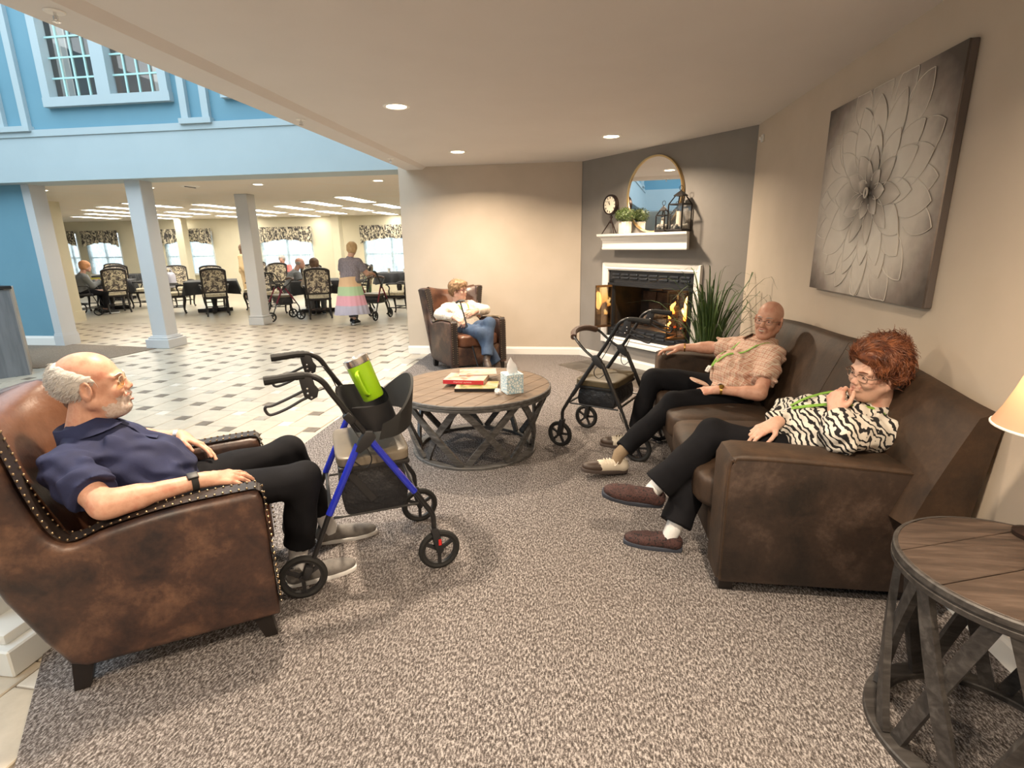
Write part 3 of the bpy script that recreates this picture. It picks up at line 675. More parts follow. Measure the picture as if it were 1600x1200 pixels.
quick('plinth', m_pale, lambda b: (b.box((-2.24, 1.56, .055), (.44, .40, .11), None, .006, 1), b.box((-2.25, 1.56, .13), (.38, .34, .045), None, .012)), nc)
quick('shaft', m_pale, lambda b: (b.box((-2.30, 1.56, 1.2), (.22, .2, 2.5), None, .006, 1),), nc)
# reception desk
m_desk = M('grey_laminate', (.13, .14, .155), .5, c2=(.19, .20, .215), sc=3, scale=(6, 6, .6)); m_deskside = M('beige_laminate', (.30, .27, .24), .5)
dk = empty('reception_desk', (-7.3, 5.55, 0), 'grey wood grain reception desk at the left edge', 'desk')
dd = unit([.20, .28, 0]); 
quick('front_panel', m_desk, lambda b: b.prism([(-6.87, 5.70), (-7.16, 5.29), (-7.9, 4.4), (-8.3, 4.6), (-7.9, 6.0)], 1.06, c=(0, 0, .53)), dk, smooth=False)
quick('side_panel', m_deskside, lambda b: b.prism([(-6.862, 5.715), (-6.9, 5.66), (-7.5, 6.1), (-7.4, 6.2)], 1.07, c=(0, 0, .535)), dk, smooth=False)
quick('worktop', m_black, lambda b: b.prism([(-6.84, 5.71), (-7.16, 5.26), (-7.92, 4.35), (-8.35, 4.6), (-7.92, 6.05)], .04, c=(0, 0, 1.085), bev=.006), dk)
# small frame on blue wall
pf = empty('picture_frame', (-9.95, 7.55, 1.25), 'small dark framed notice on the blue wall at the left edge', 'picture')
quick('frame', m_black, lambda b: b.box((-9.98, 7.56, 1.28), (.3, .02, .42), None, .004), pf); quick('print', m_white, lambda b: b.box((-9.98, 7.548, 1.28), (.25, .004, .37)), pf)
# ---------------------------------------------------------------- painting
m_canvas, nt, bs = newmat('painted_canvas')
_o = coords(nt, 'World', (0, 1/.62, 1/.54)); _mp = nt.nodes.new('ShaderNodeVectorMath'); _mp.operation = 'DISTANCE'; _mp.inputs[1].default_value = (0, 3.24/.62, 1.72/.54); nt.links.new(_o, _mp.inputs[0])
_n = noise(nt, coords(nt, 'World'), 9, 3); _f = mth(nt, 'ADD', _mp.outputs['Value'], mth(nt, 'MULTIPLY', mth(nt, 'SUBTRACT', _n, .5), .25))
nt.links.new(ramp(nt, mth(nt, 'MULTIPLY', _f, .72), [(0, (.14, .12, .105)), (.14, (.40, .355, .305)), (.36, (.80, .75, .67)), (.60, (.64, .585, .515)), (.80, (.24, .20, .175)), (.94, (.07, .056, .048))]), bs.inputs['Base Color']); bs.inputs['Roughness'].default_value = .65
m_cedge = M('canvas_edge', (.11, .09, .08), .7); m_petal, nt, bs = newmat('petal_paint')
_a = nt.nodes.new('ShaderNodeAttribute'); _a.attribute_name = 'tip'; nt.links.new(ramp(nt, _a.outputs['Fac'], [(0, (.035, .03, .026)), (.3, (.18, .155, .135)), (.65, (.52, .47, .41)), (1, (.78, .725, .65))]), bs.inputs['Base Color']); bs.inputs['Roughness'].default_value = .6
pt_ = empty('flower_painting', (1.5, 3.2, 1.2), 'large grey and white canvas painting of a flower above the sofa', 'painting')
PX = 1.497; py0, py1, pz0, pz1 = 2.595, 3.83, 1.195, 2.262
quick('canvas', [m_canvas], lambda b: b.box((PX+.004, (py0+py1)/2, (pz0+pz1)/2), (.008, py1-py0-.002, pz1-pz0-.002)), pt_, smooth=False)
quick('stretcher', m_cedge, lambda b: b.box((PX+.024, (py0+py1)/2, (pz0+pz1)/2), (.032, py1-py0, pz1-pz0), None, .004, 1), pt_)
m_relief = M('paint_ridge', (.70, .65, .58), .45)
FY, FZ = 3.20, 1.735
def petal(ang, L, w, r0, lift, base):
    d = np.array([0, -math.cos(ang), math.sin(ang)]); n = np.array([0, d[2], -d[1]]); c = np.array([PX, FY, FZ])
    ts = np.linspace(0, 1, 9); rows = []; tip = []
    for t in ts:
        ww = w*math.sin(PI*(.10+.86*t))**.9*(1 if t < .97 else .5); p = c+d*(r0+L*t)
        for q in (-1, -.5, 0, .5, 1):
            rows.append(p+n*ww*q+np.array([-lift-.006*t+.003*abs(q), 0, 0])); tip.append(base+(1-base)*min(1, t*1.05)-.12*abs(q))
    rows = np.array(rows); rows[:, 1] = np.clip(rows[:, 1], py0+.005, py1-.005); rows[:, 2] = np.clip(rows[:, 2], pz0+.005, pz1-.005)
    r_ = base > .6; b = MB(); b.add(rows, [(5*i+k, 5*i+k+1, 5*i+k+6, 5*i+k+5) for i in range(8) for k in range(4)])
    o = b.build('petal', m_canvas if r_ else m_petal, pt_); at = o.data.attributes.new('tip', 'FLOAT', 'POINT'); at.data.foreach_set('value', tip)
    edge = [rows[5*i] for i in range(2, 9)]+[rows[5*i+4] for i in range(8, 1, -1)]
    quick('ridge', m_relief, lambda q: q.tube(bez(edge, 2)+np.array([-.001, 0, 0]), .0018, 5), o)
k_ = 0
for ring, (n_, r0, L, w, lift) in enumerate(((16, .34, .30, .080, .001), (14, .22, .30, .085, .003), (12, .12, .27, .070, .005), (9, .05, .22, .050, .008), (7, .02, .125, .036, .012))):
    for i in range(n_):
        petal(2*PI*i/n_+ring*.23+rng.uniform(-.12, .12), L*rng.uniform(.8, 1.2), w*rng.uniform(.85, 1.2), r0*rng.uniform(.8, 1.1), lift, (.66, .72, .66, .34, .05)[ring])
quick('flower_center', m_relief, lambda b: b.tube([(PX-.024, FY+.016*math.cos(t), FZ+.024*math.sin(t)) for t in np.linspace(0, 2*PI, 18, endpoint=False)], .005, 6, closed=True), pt_)
# ---------------------------------------------------------------- leather wing chairs
def leather(name, a, b_, c_, rough=.5, sc=5):
    m, nt, bs = newmat(name); v = coords(nt, 'Object'); n1 = noise(nt, v, sc, 6, .62, .3); n2 = noise(nt, v, 55, 3)
    f = mth(nt, 'ADD', mth(nt, 'MULTIPLY', n1, .85), mth(nt, 'MULTIPLY', n2, .15))
    nt.links.new(ramp(nt, f, [(.36, a), (.52, b_), (.68, c_)]), bs.inputs['Base Color']); bs.inputs['Roughness'].default_value = rough
    bump(nt, bs, n2, .25, .004); return m
m_leather = leather('distressed_leather', (.020, .013, .013), (.058, .030, .022), (.15, .080, .050), .42, 6)
m_leather_in = leather('smooth_leather', (.045, .018, .011), (.10, .040, .021), (.15, .065, .035), .35, 3)
m_suede = leather('brown_microsuede', (.018, .0100, .0052), (.040, .0215, .011), (.072, .040, .021), .6, 4)
m_suede_d = leather('worn_microsuede', (.011, .007, .005), (.032, .019, .013), (.085, .056, .042), .55, 4)
m_trimband = M('dark_leather_trim', (.022, .016, .014), .45); m_nail = M('nailhead', (.36, .27, .17), .3, 1)
m_leg = m_darkwood
def side_outline():
    arm = [(.645, .11), (.640, .60), (.630, .632), (.60, .64)]
    crv = bez([(.60, .64), (.36, .630), (.17, .600), (.08, .572), (.03, .586), (-.005, .645), (-.03, .76), (-.045, .89), (-.055, .975), (-.10, .99), (-.19, .985)], 4)
    back = [(-.265, .965), (-.215, .72), (-.135, .42), (-.065, .24), (-.015, .135), (.03, .11)]
    out = arm[:-1]+[tuple(p) for p in crv]+back
    return out
def wing_chair(F0, d, label, W=.745):
    """F0 right rear foot, d facing; local axes: f forward, n to the sitter's left"""
    d = unit([d[0], d[1], 0]); n = np.array([-d[1], d[0], 0]); F0 = np.array([F0[0], F0[1], 0.0])
    L = lambda f, w, z: F0+d*f+n*w+UP*z
    R = np.stack([d, UP, np.cross(d, UP)], 1)          # prism frame: x=d, y=up, z=right
    R3 = np.stack([d, n, UP], 1)
    root = empty('wing_chair', tuple(L(.3, W/2, 0)), label, 'armchair')
    outl = side_outline(); T = .105
    for sg, w0 in ((1, .055), (-1, W-.055)):
        vs = quick('arm_and_wing', m_leather, lambda b: b.prism(outl, T, R=R, c=L(0, w0, 0), bev=.028, seg=3), root)
        # flare the wings outwards a little
        me = vs.data; co = np.array([v.co[:] for v in me.vertices]); rel = co-np.array(L(0, w0, 0)); up_ = np.clip((co[:, 2]-.66)/.34, 0, 1)
        # rel = vertices already world; convert
        co = co-np.outer(up_**1.3*.05*sg, n)
        me.vertices.foreach_set('co', co.ravel())
        # nailhead band along the inner front edge
        wi = w0+sg*.0
        path = [(.648, .14), (.645, .40), (.640, .60), (.625, .640), (.59, .6455), (.36, .637), (.17, .607), (.08, .579), (.034, .593), (.003, .649), (-.022, .762), (-.037, .89), (-.048, .982)]
        P2 = bez(path, 6); up2 = np.clip((P2[:, 1]-.66)/.34, 0, 1)**1.3*.05
        band = np.array([L(p[0], w0-sg*u_, p[1]) for p, u_ in zip(P2, up2)])
        def bandfn(b):
            t = np.gradient(P2, axis=0); t /= np.linalg.norm(t, axis=1)[:, None]; nr = np.stack([t[:, 1], -t[:, 0]], 1)*1.0
            vs_ = []
            for p, q, c0 in zip(P2, nr, band):
                out = d*q[0]+UP*q[1]
                for s_ in (-.036, .036): vs_.append(c0+n*s_+out*.004)
            b.add(vs_, [(2*i, 2*i+1, 2*i+3, 2*i+2) for i in range(len(P2)-1)])
        bd = quick('trim_band', m_trimband, bandfn, root)
        def nails(b):
            dd_ = np.concatenate([[0], np.cumsum(np.linalg.norm(np.diff(P2, axis=0), axis=1))]); t = np.gradient(P2, axis=0); t /= np.linalg.norm(t, axis=1)[:, None]
            for s in np.arange(.02, dd_[-1], .026):
                i = np.searchsorted(dd_, s)-1; w = (s-dd_[i])/(dd_[i+1]-dd_[i]+1e-9); c0 = band[i]*(1-w)+band[i+1]*w; out = d*t[i, 1]-UP*t[i, 0]
                for s_ in (-.028, .028): b.ball(c0+n*s_+out*.006, (.0048, .0048, .0048), 6)
        quick('nailheads', m_nail, nails, bd)['kind'] = 'stuff'
    # back
    def back(b):
        rows = []; NW = 13
        for z in (.40, .6, .75, .88, .94):
            row = []
            for j in range(NW):
                t = j/(NW-1); zz = z if z < .9 else .93+.048*abs(2*t-1)**1.7
                fb = .07-.19*(zz-.40)/.55; fb -= .035*(1-(2*t-1)**2); fb += .05*abs(2*t-1)**4
                row.append((fb, .06+(W-.12)*t, zz))
            rows.append(row)
        top = [(r[0]-.05, r[1], r[2]+.022) for r in rows[-1]]; top2 = [(r[0]-.115, r[1], r[2]+.005) for r in rows[-1]]
        bk = [[(-.16, r[1], .9) for r in rows[-1]], [(-.09, r[1], .35) for r in rows[-1]], [(.04, r[1], .13) for r in rows[-1]]]
        allr = rows+[top, top2]+bk; vs_ = [L(*p) for r in allr for p in r]
        b.add(vs_, [(i*NW+j, i*NW+j+1, (i+1)*NW+j+1, (i+1)*NW+j) for i in range(len(allr)-1) for j in range(NW-1)])
    quick('backrest', m_leather_in, back, root, ang=60)
    quick('seat_cushion', m_leather_in, lambda b: b.cushion(L(.375, W/2, .40), (.56, W-.21, .15), R3, p=7), root)
    quick('seat_base', m_leather, lambda b: b.box(L(.33, W/2, .225), (.60, W-.16, .23), R3, .02), root)
    for f_, w_, sx in ((.575, .055, 1), (.575, W-.055, 1), (.02, .06, -1), (.02, W-.06, -1)):
        def leg(b):
            a = L(f_, w_, .14); c = L(f_+.03*sx-.0, w_, 0.002); vs_ = []
            for p, h in ((a, .034), (c, .022)):
                for x, y in ((-1, -1), (1, -1), (1, 1), (-1, 1)): vs_.append(p+d*x*h+n*y*h)
            b.add(vs_, [(3, 2, 1, 0), (4, 5, 6, 7)]+[(i, (i+1) % 4, 4+(i+1) % 4, 4+i) for i in range(4)])
        quick('leg', m_leg, leg, root, smooth=False)
    return L, d, n
LA, dA, nA = wing_chair((-1.688, 1.308), (.843, .538), 'brown distressed leather wing armchair at left, man in navy polo sitting in it')
LB, dB, nB = wing_chair((-1.885, 6.45), (.60, -.80), 'brown leather wing armchair against the grey wall, woman with cane sitting in it')

# ---------------------------------------------------------------- sofa
sofa = empty('sofa', (1.08, 3.25, 0), 'brown microsuede loveseat sofa along the right wall under the painting', 'sofa')
SY0, SY1 = 2.13, 4.42; AW = .20; SX0 = .60
RS = np.stack([np.array([1, 0, 0]), np.array([0, 0, 1]), np.array([0, -1, 0])], 1)
armo = [(SX0, .075), (SX0, .60), (SX0+.02, .645), (SX0+.06, .655)]+[tuple(p) for p in bez([(SX0+.06, .655), (.85, .648), (1.15, .628), (1.42, .602)], 4)[1:]]+[(1.50, .60), (1.44, .075)]
for yy, sg in ((SY0+AW/2, -1), (SY1-AW/2, 1)):
    a = quick('arm', m_suede, lambda b: b.prism(armo, AW, R=RS, c=(0, yy, 0), bev=.022, seg=3), sofa)
    quick('arm_panel', m_suede_d, lambda b: b.prism([(x*.985+.018, z*.985-.004) for x, z in armo], .012, R=RS, c=(0, yy+sg*(AW/2), 0), bev=.004), a)
    edge = [(x, yy+sg*(AW/2+.002), z) for x, z in [(SX0+.012, .08), (SX0+.012, .58), (SX0+.03, .628), (SX0+.06, .640), (.85, .634), (1.15, .614), (1.42, .590)]]
    quick('piping', m_suede, lambda b: b.tube(bez(edge, 5), .0065, 6), a)
quick('base', m_suede, lambda b: b.box((1.04, (SY0+SY1)/2, .185), (.82, SY1-SY0-.1, .22), None, .02), sofa)
ym = (SY0+SY1)/2-.05
def scush(y0, y1):
    quick('seat_cushion', m_suede, lambda b: b.cushion((.875, (y0+y1)/2, .375), (.66, y1-y0+.004, .18), None, p=7, puff=.12), sofa)
scush(SY0+AW, ym); scush(ym, SY1-AW)
def sback(b, y0, y1):
    NW = 15; rows = []
    for z in (.42, .58, .72, .84, .93):
        r = []
        for j in range(NW):
            t = j/(NW-1); y = y0+(y1-y0)*t; top = .945-.06*abs((y-3.3)/1.15)**2.6; zz = .42+(z-.42)/(.51)*(top-.42)
            puff = .035*(1-abs(2*t-1)**5)
            r.append((1.26+.20*((zz-.42)/.52)**1.1-puff, y, zz))
        rows.append(r)
    top = [(x+.055, y, z+.022) for x, y, z in rows[-1]]; t2 = [(x+.085, y, z+.005) for x, y, z in rows[-1]]; b0 = [(1.46, y, .4) for x, y, z in rows[-1]]; b1 = [(1.44, y, .08) for x, y, z in rows[-1]]
    al = rows+[top, t2, b0, b1]; vs_ = [(min(p[0], 1.522), p[1], p[2]) for r in al for p in r]
    m_ = len(al)
    b.add(vs_, [(i*NW+j, (i+1)*NW+j, (i+1)*NW+j+1, i*NW+j+1) for i in range(m_-1) for j in range(NW-1)]+[tuple(i*NW for i in range(m_))[::-1], tuple(i*NW+NW-1 for i in range(m_))])
quick('back_cushion', m_suede, lambda b: sback(b, SY0-.10, 3.12), sofa, ang=60)
quick('back_cushion', m_suede, lambda b: sback(b, 3.125, SY1+.03), sofa, ang=60)
for x, y in ((.65, SY0+.06), (.65, SY1-.06), (1.36, SY0+.06), (1.36, SY1-.06)):
    quick('foot', m_darkwood, lambda b: b.prism([(-.03, -.03), (.03, -.03), (.03, .03), (-.03, .03)], .10, c=(x, y, .052), bev=.004), sofa)

# ---------------------------------------------------------------- round tables with crossed legs
def wood(name, a, b_, c_, rough=.55, rot=0.):
    m, nt, bs = newmat(name); v = coords(nt, 'Object', (3, 26, 26), (0, 0, rot)); n1 = noise(nt, v, 1.6, 5, .6, .6); n2 = noise(nt, coords(nt, 'Object', (60, 60, 60)), 1, 2)
    nt.links.new(ramp(nt, n1, [(.3, a), (.5, b_), (.7, c_)]), bs.inputs['Base Color']); bs.inputs['Roughness'].default_value = rough
    bump(nt, bs, n1, .15, .003); return m
m_plank = wood('brown_plank', (.075, .046, .027), (.12, .078, .048), (.175, .122, .08), .5, 1.15)
m_plank2 = wood('dark_plank', (.026, .018, .014), (.05, .034, .026), (.085, .060, .047), .5, .35)
m_graywood = wood('weathered_grey_wood', (.034, .032, .031), (.075, .072, .07), (.145, .142, .14), .5)
m_graydark = wood('weathered_dark_wood', (.016, .014, .013), (.034, .030, .028), (.065, .06, .056), .5)
def clip_strip(r, v0, v1, n=14):
    """part of a disc of radius r with v0<y<v1 (outline)"""
    pts = []; v0 = max(-r+1e-4, v0); v1 = min(r-1e-4, v1)
    for v in np.linspace(v0, v1, n): pts.append((math.sqrt(r*r-v*v), v))
    for v in np.linspace(v1, v0, n): pts.append((-math.sqrt(r*r-v*v), v))
    return pts
def xtable(name, c, rt, rb, h, nx, ph, label, mtop, mleg, pw, pang, th=.045, leg=(.052, .028), half=24):
    c = np.array([c[0], c[1], 0.0]); root = empty(name, tuple(c), label, 'table')
    Rz = rotz(pang); k = int(math.ceil(2*rt/pw)); y = -k*pw/2
    for i in range(k):
        a, d_ = y+i*pw, y+(i+1)*pw
        if a >= rt-.01 or d_ <= -rt+.01: continue
        quick('plank', mtop, lambda b: b.prism(clip_strip(rt-.012, a+.0016, d_-.0016), .03, R=Rz, c=c+UP*(h-.015+rng.uniform(-.0006, .0006)), bev=.002, seg=1), root)
    quick('rim', mleg, lambda b: b.lathe([(rt-.013, h-th), (rt, h-th), (rt+.001, h-.03), (rt-.004, h-.028), (rt-.004, h-.024), (rt, h-.02), (rt, h-.004), (rt-.004, h), (rt-.012, h)], c=c, n=72), root)
    quick('underside', mleg, lambda b: b.lathe([(0, h-th+.01), (rt-.013, h-th+.01), (rt-.013, h-th)], c=c, n=48), root)
    quick('base_ring', mleg, lambda b: b.lathe([(rb-.06, .003), (rb, .003), (rb, .026), (rb-.004, .03), (rb-.056, .03), (rb-.06, .026), (rb-.06, .003)], c=c, n=72), root)
    ha = math.radians(half)
    for q in range(nx):
        a0 = ph+2*PI*q/nx
        for sg in (-1, 1):
            def leg_fn(b):
                P = []
                for t in np.linspace(0, 1, 7):
                    a = a0+sg*ha*(1-2*t); r = (rt-.035)+(rb-.035-(rt-.035))*t-(.009 if sg > 0 else -.009); P.append(c+np.array([math.cos(a)*r, math.sin(a)*r, (h-th+.005)*(1-t)+.028*t]))
                vs_ = []
                for i, p in enumerate(P):
                    t_ = unit(P[min(i+1, 6)]-P[max(i-1, 0)]); rad = unit([p[0]-c[0], p[1]-c[1], 0]); w_ = unit(np.cross(t_, rad)); o_ = unit(np.cross(w_, t_))
                    for x, y_ in ((-1, -1), (1, -1), (1, 1), (-1, 1)): vs_.append(p+w_*x*leg[0]/2+o_*y_*leg[1]/2)
                b.add(vs_, [(4*i+j, 4*i+(j+1) % 4, 4*i+4+(j+1) % 4, 4*i+4+j) for i in range(6) for j in range(4)]+[(3, 2, 1, 0), (24, 25, 26, 27)])
            quick('leg', mleg, leg_fn, root, smooth=False)
    return root
xtable('coffee_table', (-.79, 3.76), .575, .465, .50, 8, math.radians(-66), 'round plank coffee table with crossed grey legs in the middle of the rug', m_plank, m_graywood, .115, math.radians(64), leg=(.044, .020), half=20)
xtable('side_table', (1.23, 1.47), .302, .305, .61, 8, math.radians(-153), 'small round dark wood side table at the lower right corner', m_plank2, m_graydark, .16, math.radians(20), leg=(.040, .020), half=18)

# on the coffee table
def mag_mat(name, cols, sc=9):
    m, nt, bs = newmat(name); v = coords(nt, 'Object'); n = noise(nt, v, sc, 2, .5, .5)
    nt.links.new(ramp(nt, n, [(.36+.28*i/(len(cols)-1), q) for i, q in enumerate(cols)]), bs.inputs['Base Color']); bs.inputs['Roughness'].default_value = .3; return m
m_red = M('red_cover', (.45, .03, .04), .35); m_page = M('page_edges', (.55, .45, .34), .7)
m_print1 = mag_mat('cover_print_warm', [(.42, .12, .08), (.55, .33, .22), (.35, .30, .36), (.60, .42, .26)]); m_print2 = mag_mat('cover_print_garden', [(.10, .10, .05), (.20, .24, .05), (.55, .30, .18), (.60, .38, .26)])
TZ = .501
def book(name, c, size, ang, mats, label, z):
    r = empty(name, (c[0], c[1], z), label, 'book' if name == 'book' else 'magazine', None); R = rotz(ang)
    quick('pages', m_page, lambda b: b.box((c[0], c[1], z+size[2]/2), (size[0]-.006, size[1]-.006, size[2]-.004), R), r, smooth=False)
    quick('cover', mats[0], lambda b: (b.box(np.array([c[0], c[1], z+size[2]-.001]), (size[0], size[1], .002), R), b.box(np.array([c[0], c[1], z+.001]), (size[0], size[1], .002), R)), r, smooth=False)
    quick('spine', mats[1], lambda b: b.box(np.array([c[0], c[1], z+size[2]/2])+R @ np.array([0, -size[1]/2, 0]), (size[0], .003, size[2]), R), r, smooth=False)
    return r, R
book('magazine', (-.74, 3.66), (.30, .21, .022), .08, (m_print2, m_black), 'dark edged magazine with garden cover, lower of the pile', TZ)
bk, Rk = book('book', (-.84, 3.77), (.30, .22, .030), -.03, (m_print1, m_red), 'red spined book lying on top of the magazine', TZ+.024)
m_let = M('white_lettering', (.75, .70, .68), .5)
def letters(b):      # small illegible spine lettering as raised strokes
    x = -.07
    for k in range(17):
        w = rng.uniform(.004, .0065); h = .008
        if k in (8, 9): x += .004; continue
        p = np.array([-.84, 3.77, TZ+.024+.015])+Rk @ np.array([x, -.1122, 0]); b.box(p, (.0016, .001, h), Rk); b.box(p+Rk @ np.array([w*.5, 0, rng.choice([-.003, 0, .003])]), (w*.8, .001, .0016), Rk); x += w+.0035
quick('lettering', m_let, letters, bk, smooth=False)['kind'] = 'stuff'
book('magazine', (-.78, 3.90), (.28, .19, .008), .2, (m_print1, m_page), 'thin magazine behind the red book, topmost sheet', TZ+.0555)
m_tbox, nt, bs = newmat('tissue_box_card')
_v = coords(nt, 'Object', (1, 1, 1), (0, 0, 0)); _w = nt.nodes.new('ShaderNodeTexVoronoi'); _w.feature = 'DISTANCE_TO_EDGE'; _w.inputs['Scale'].default_value = 55; nt.links.new(_v, _w.inputs['Vector'])
nt.links.new(ramp(nt, _w.outputs['Distance'], [(.05, (.26, .42, .52)), (.16, (.70, .74, .72))]), bs.inputs['Base Color']); bs.inputs['Roughness'].default_value = .6
m_tissue = M('tissue_paper', (.82, .82, .84), .9)
tb = empty('tissue_box', (-.475, 3.57, TZ), 'pale blue patterned cube tissue box on the coffee table', 'tissue box'); tc = np.array([-.475, 3.57, TZ]); Rt = rotz(.5)
quick('carton', m_tbox, lambda b: b.box(tc+UP*.069, (.125, .125, .138), Rt, .003, 1), tb)
def tissue(b):
    vs_ = []; 
    for i, z in enumerate((0, .025, .055, .08, .10)):
        w = (.030, .034, .026, .012, .002)[i]
        for j, a in enumerate(np.linspace(0, 2*PI, 12, endpoint=False)):
            q = w*(1+.45*math.cos(3*a+i)); vs_.append(tc+UP*(.137+z*1.15)+Rt @ np.array([q*math.cos(a)-.004*i, q*math.sin(a)*.35-.006*i, 0]))
    b.add(vs_, [(12*i+j, 12*i+(j+1) % 12, 12*i+12+(j+1) % 12, 12*i+12+j) for i in range(4) for j in range(12)])
quick('tissue', m_tissue, tissue, tb, ang=80)
cr = empty('crumpled_wrapper', (-.565, 3.5, TZ), 'small crumpled white wrapper beside the tissue box', 'wrapper')
def crumple(b):
    b.ball((-.565, 3.50, TZ+.02), (.022, .016, .02), 10); b.v = [tuple(np.array(p)+rng.normal(0, .003, 3)) for p in b.v]; b.v = [(p[0], p[1], max(p[2], TZ+.001)) for p in b.v]
quick('paper', m_tissue, crumple, cr, ang=20)

# lamp and remote on the side table
m_shade, nt, bs = newmat('lamp_shade'); bs.inputs['Base Color'].default_value = (.64, .43, .31, 1); bs.inputs['Roughness'].default_value = .9
_tr = nt.nodes.new('ShaderNodeBsdfTranslucent'); _tr.inputs[0].default_value = (.62, .42, .27, 1); _a = nt.nodes.new('ShaderNodeMixShader'); _a.inputs[0].default_value = .5
nt.links.new(bs.outputs[0], _a.inputs[1]); nt.links.new(_tr.outputs[0], _a.inputs[2]); nt.links.new(_a.outputs[0], nt.nodes['Material Output'].inputs[0])
lp = empty('table_lamp', (1.385, 1.63, .61), 'table lamp with pale peach fabric shade beside the near sofa arm', 'lamp'); lc = np.array([1.375, 1.655, 0])
quick('lamp_shade', m_shade, lambda b: b.lathe([(.148, .955), (.150, .957), (.13, 1.00), (.11, 1.06), (.09, 1.13), (.078, 1.19), (.076, 1.19)], c=lc, n=40), lp)
quick('shade_trim', m_white, lambda b: b.tube([lc+np.array([.149*math.cos(t), .149*math.sin(t), .956]) for t in np.linspace(0, 2*PI, 40, endpoint=False)], .004, 6, closed=True), lp)
quick('base', m_bronze, lambda b: b.lathe([(0, .612), (.045, .612), (.046, .625), (.015, .64), (.026, .70), (.034, .76), (.022, .83), (.010, .87), (.008, .98), (0, .98)], c=lc, n=24), lp)
quick('bulb', M('bulb', (1, .9, .8), .5, emit=(1, .70, .45), es=.8), lambda b: b.ball(lc+UP*1.03, (.03, .03, .042), 12), lp)
lo_ = bpy.data.lights.new('lamp_bulb', 'POINT'); lo_.energy = .9; lo_.color = (1, .70, .42); lo_.shadow_soft_size = .04; lo2 = bpy.data.objects.new('lamp_bulb', lo_); COL.objects.link(lo2); lo2.location = tuple(lc+UP*1.09)
rm = empty('remote_control', (1.30, 1.50, .612), 'black remote control on the dark wood side table', 'remote'); Rr = rotz(-.7)
quick('body', m_blackp, lambda b: b.box((1.315, 1.445, .622), (.17, .045, .02), Rr, .005), rm); quick('button', m_rubber, lambda b: [b.box(np.array([1.315, 1.445, .633])+Rr @ np.array([-.06+.02*i, -.012+.012*j, 0]), (.01, .007, .003), Rr) for i in range(7) for j in range(3)], rm)

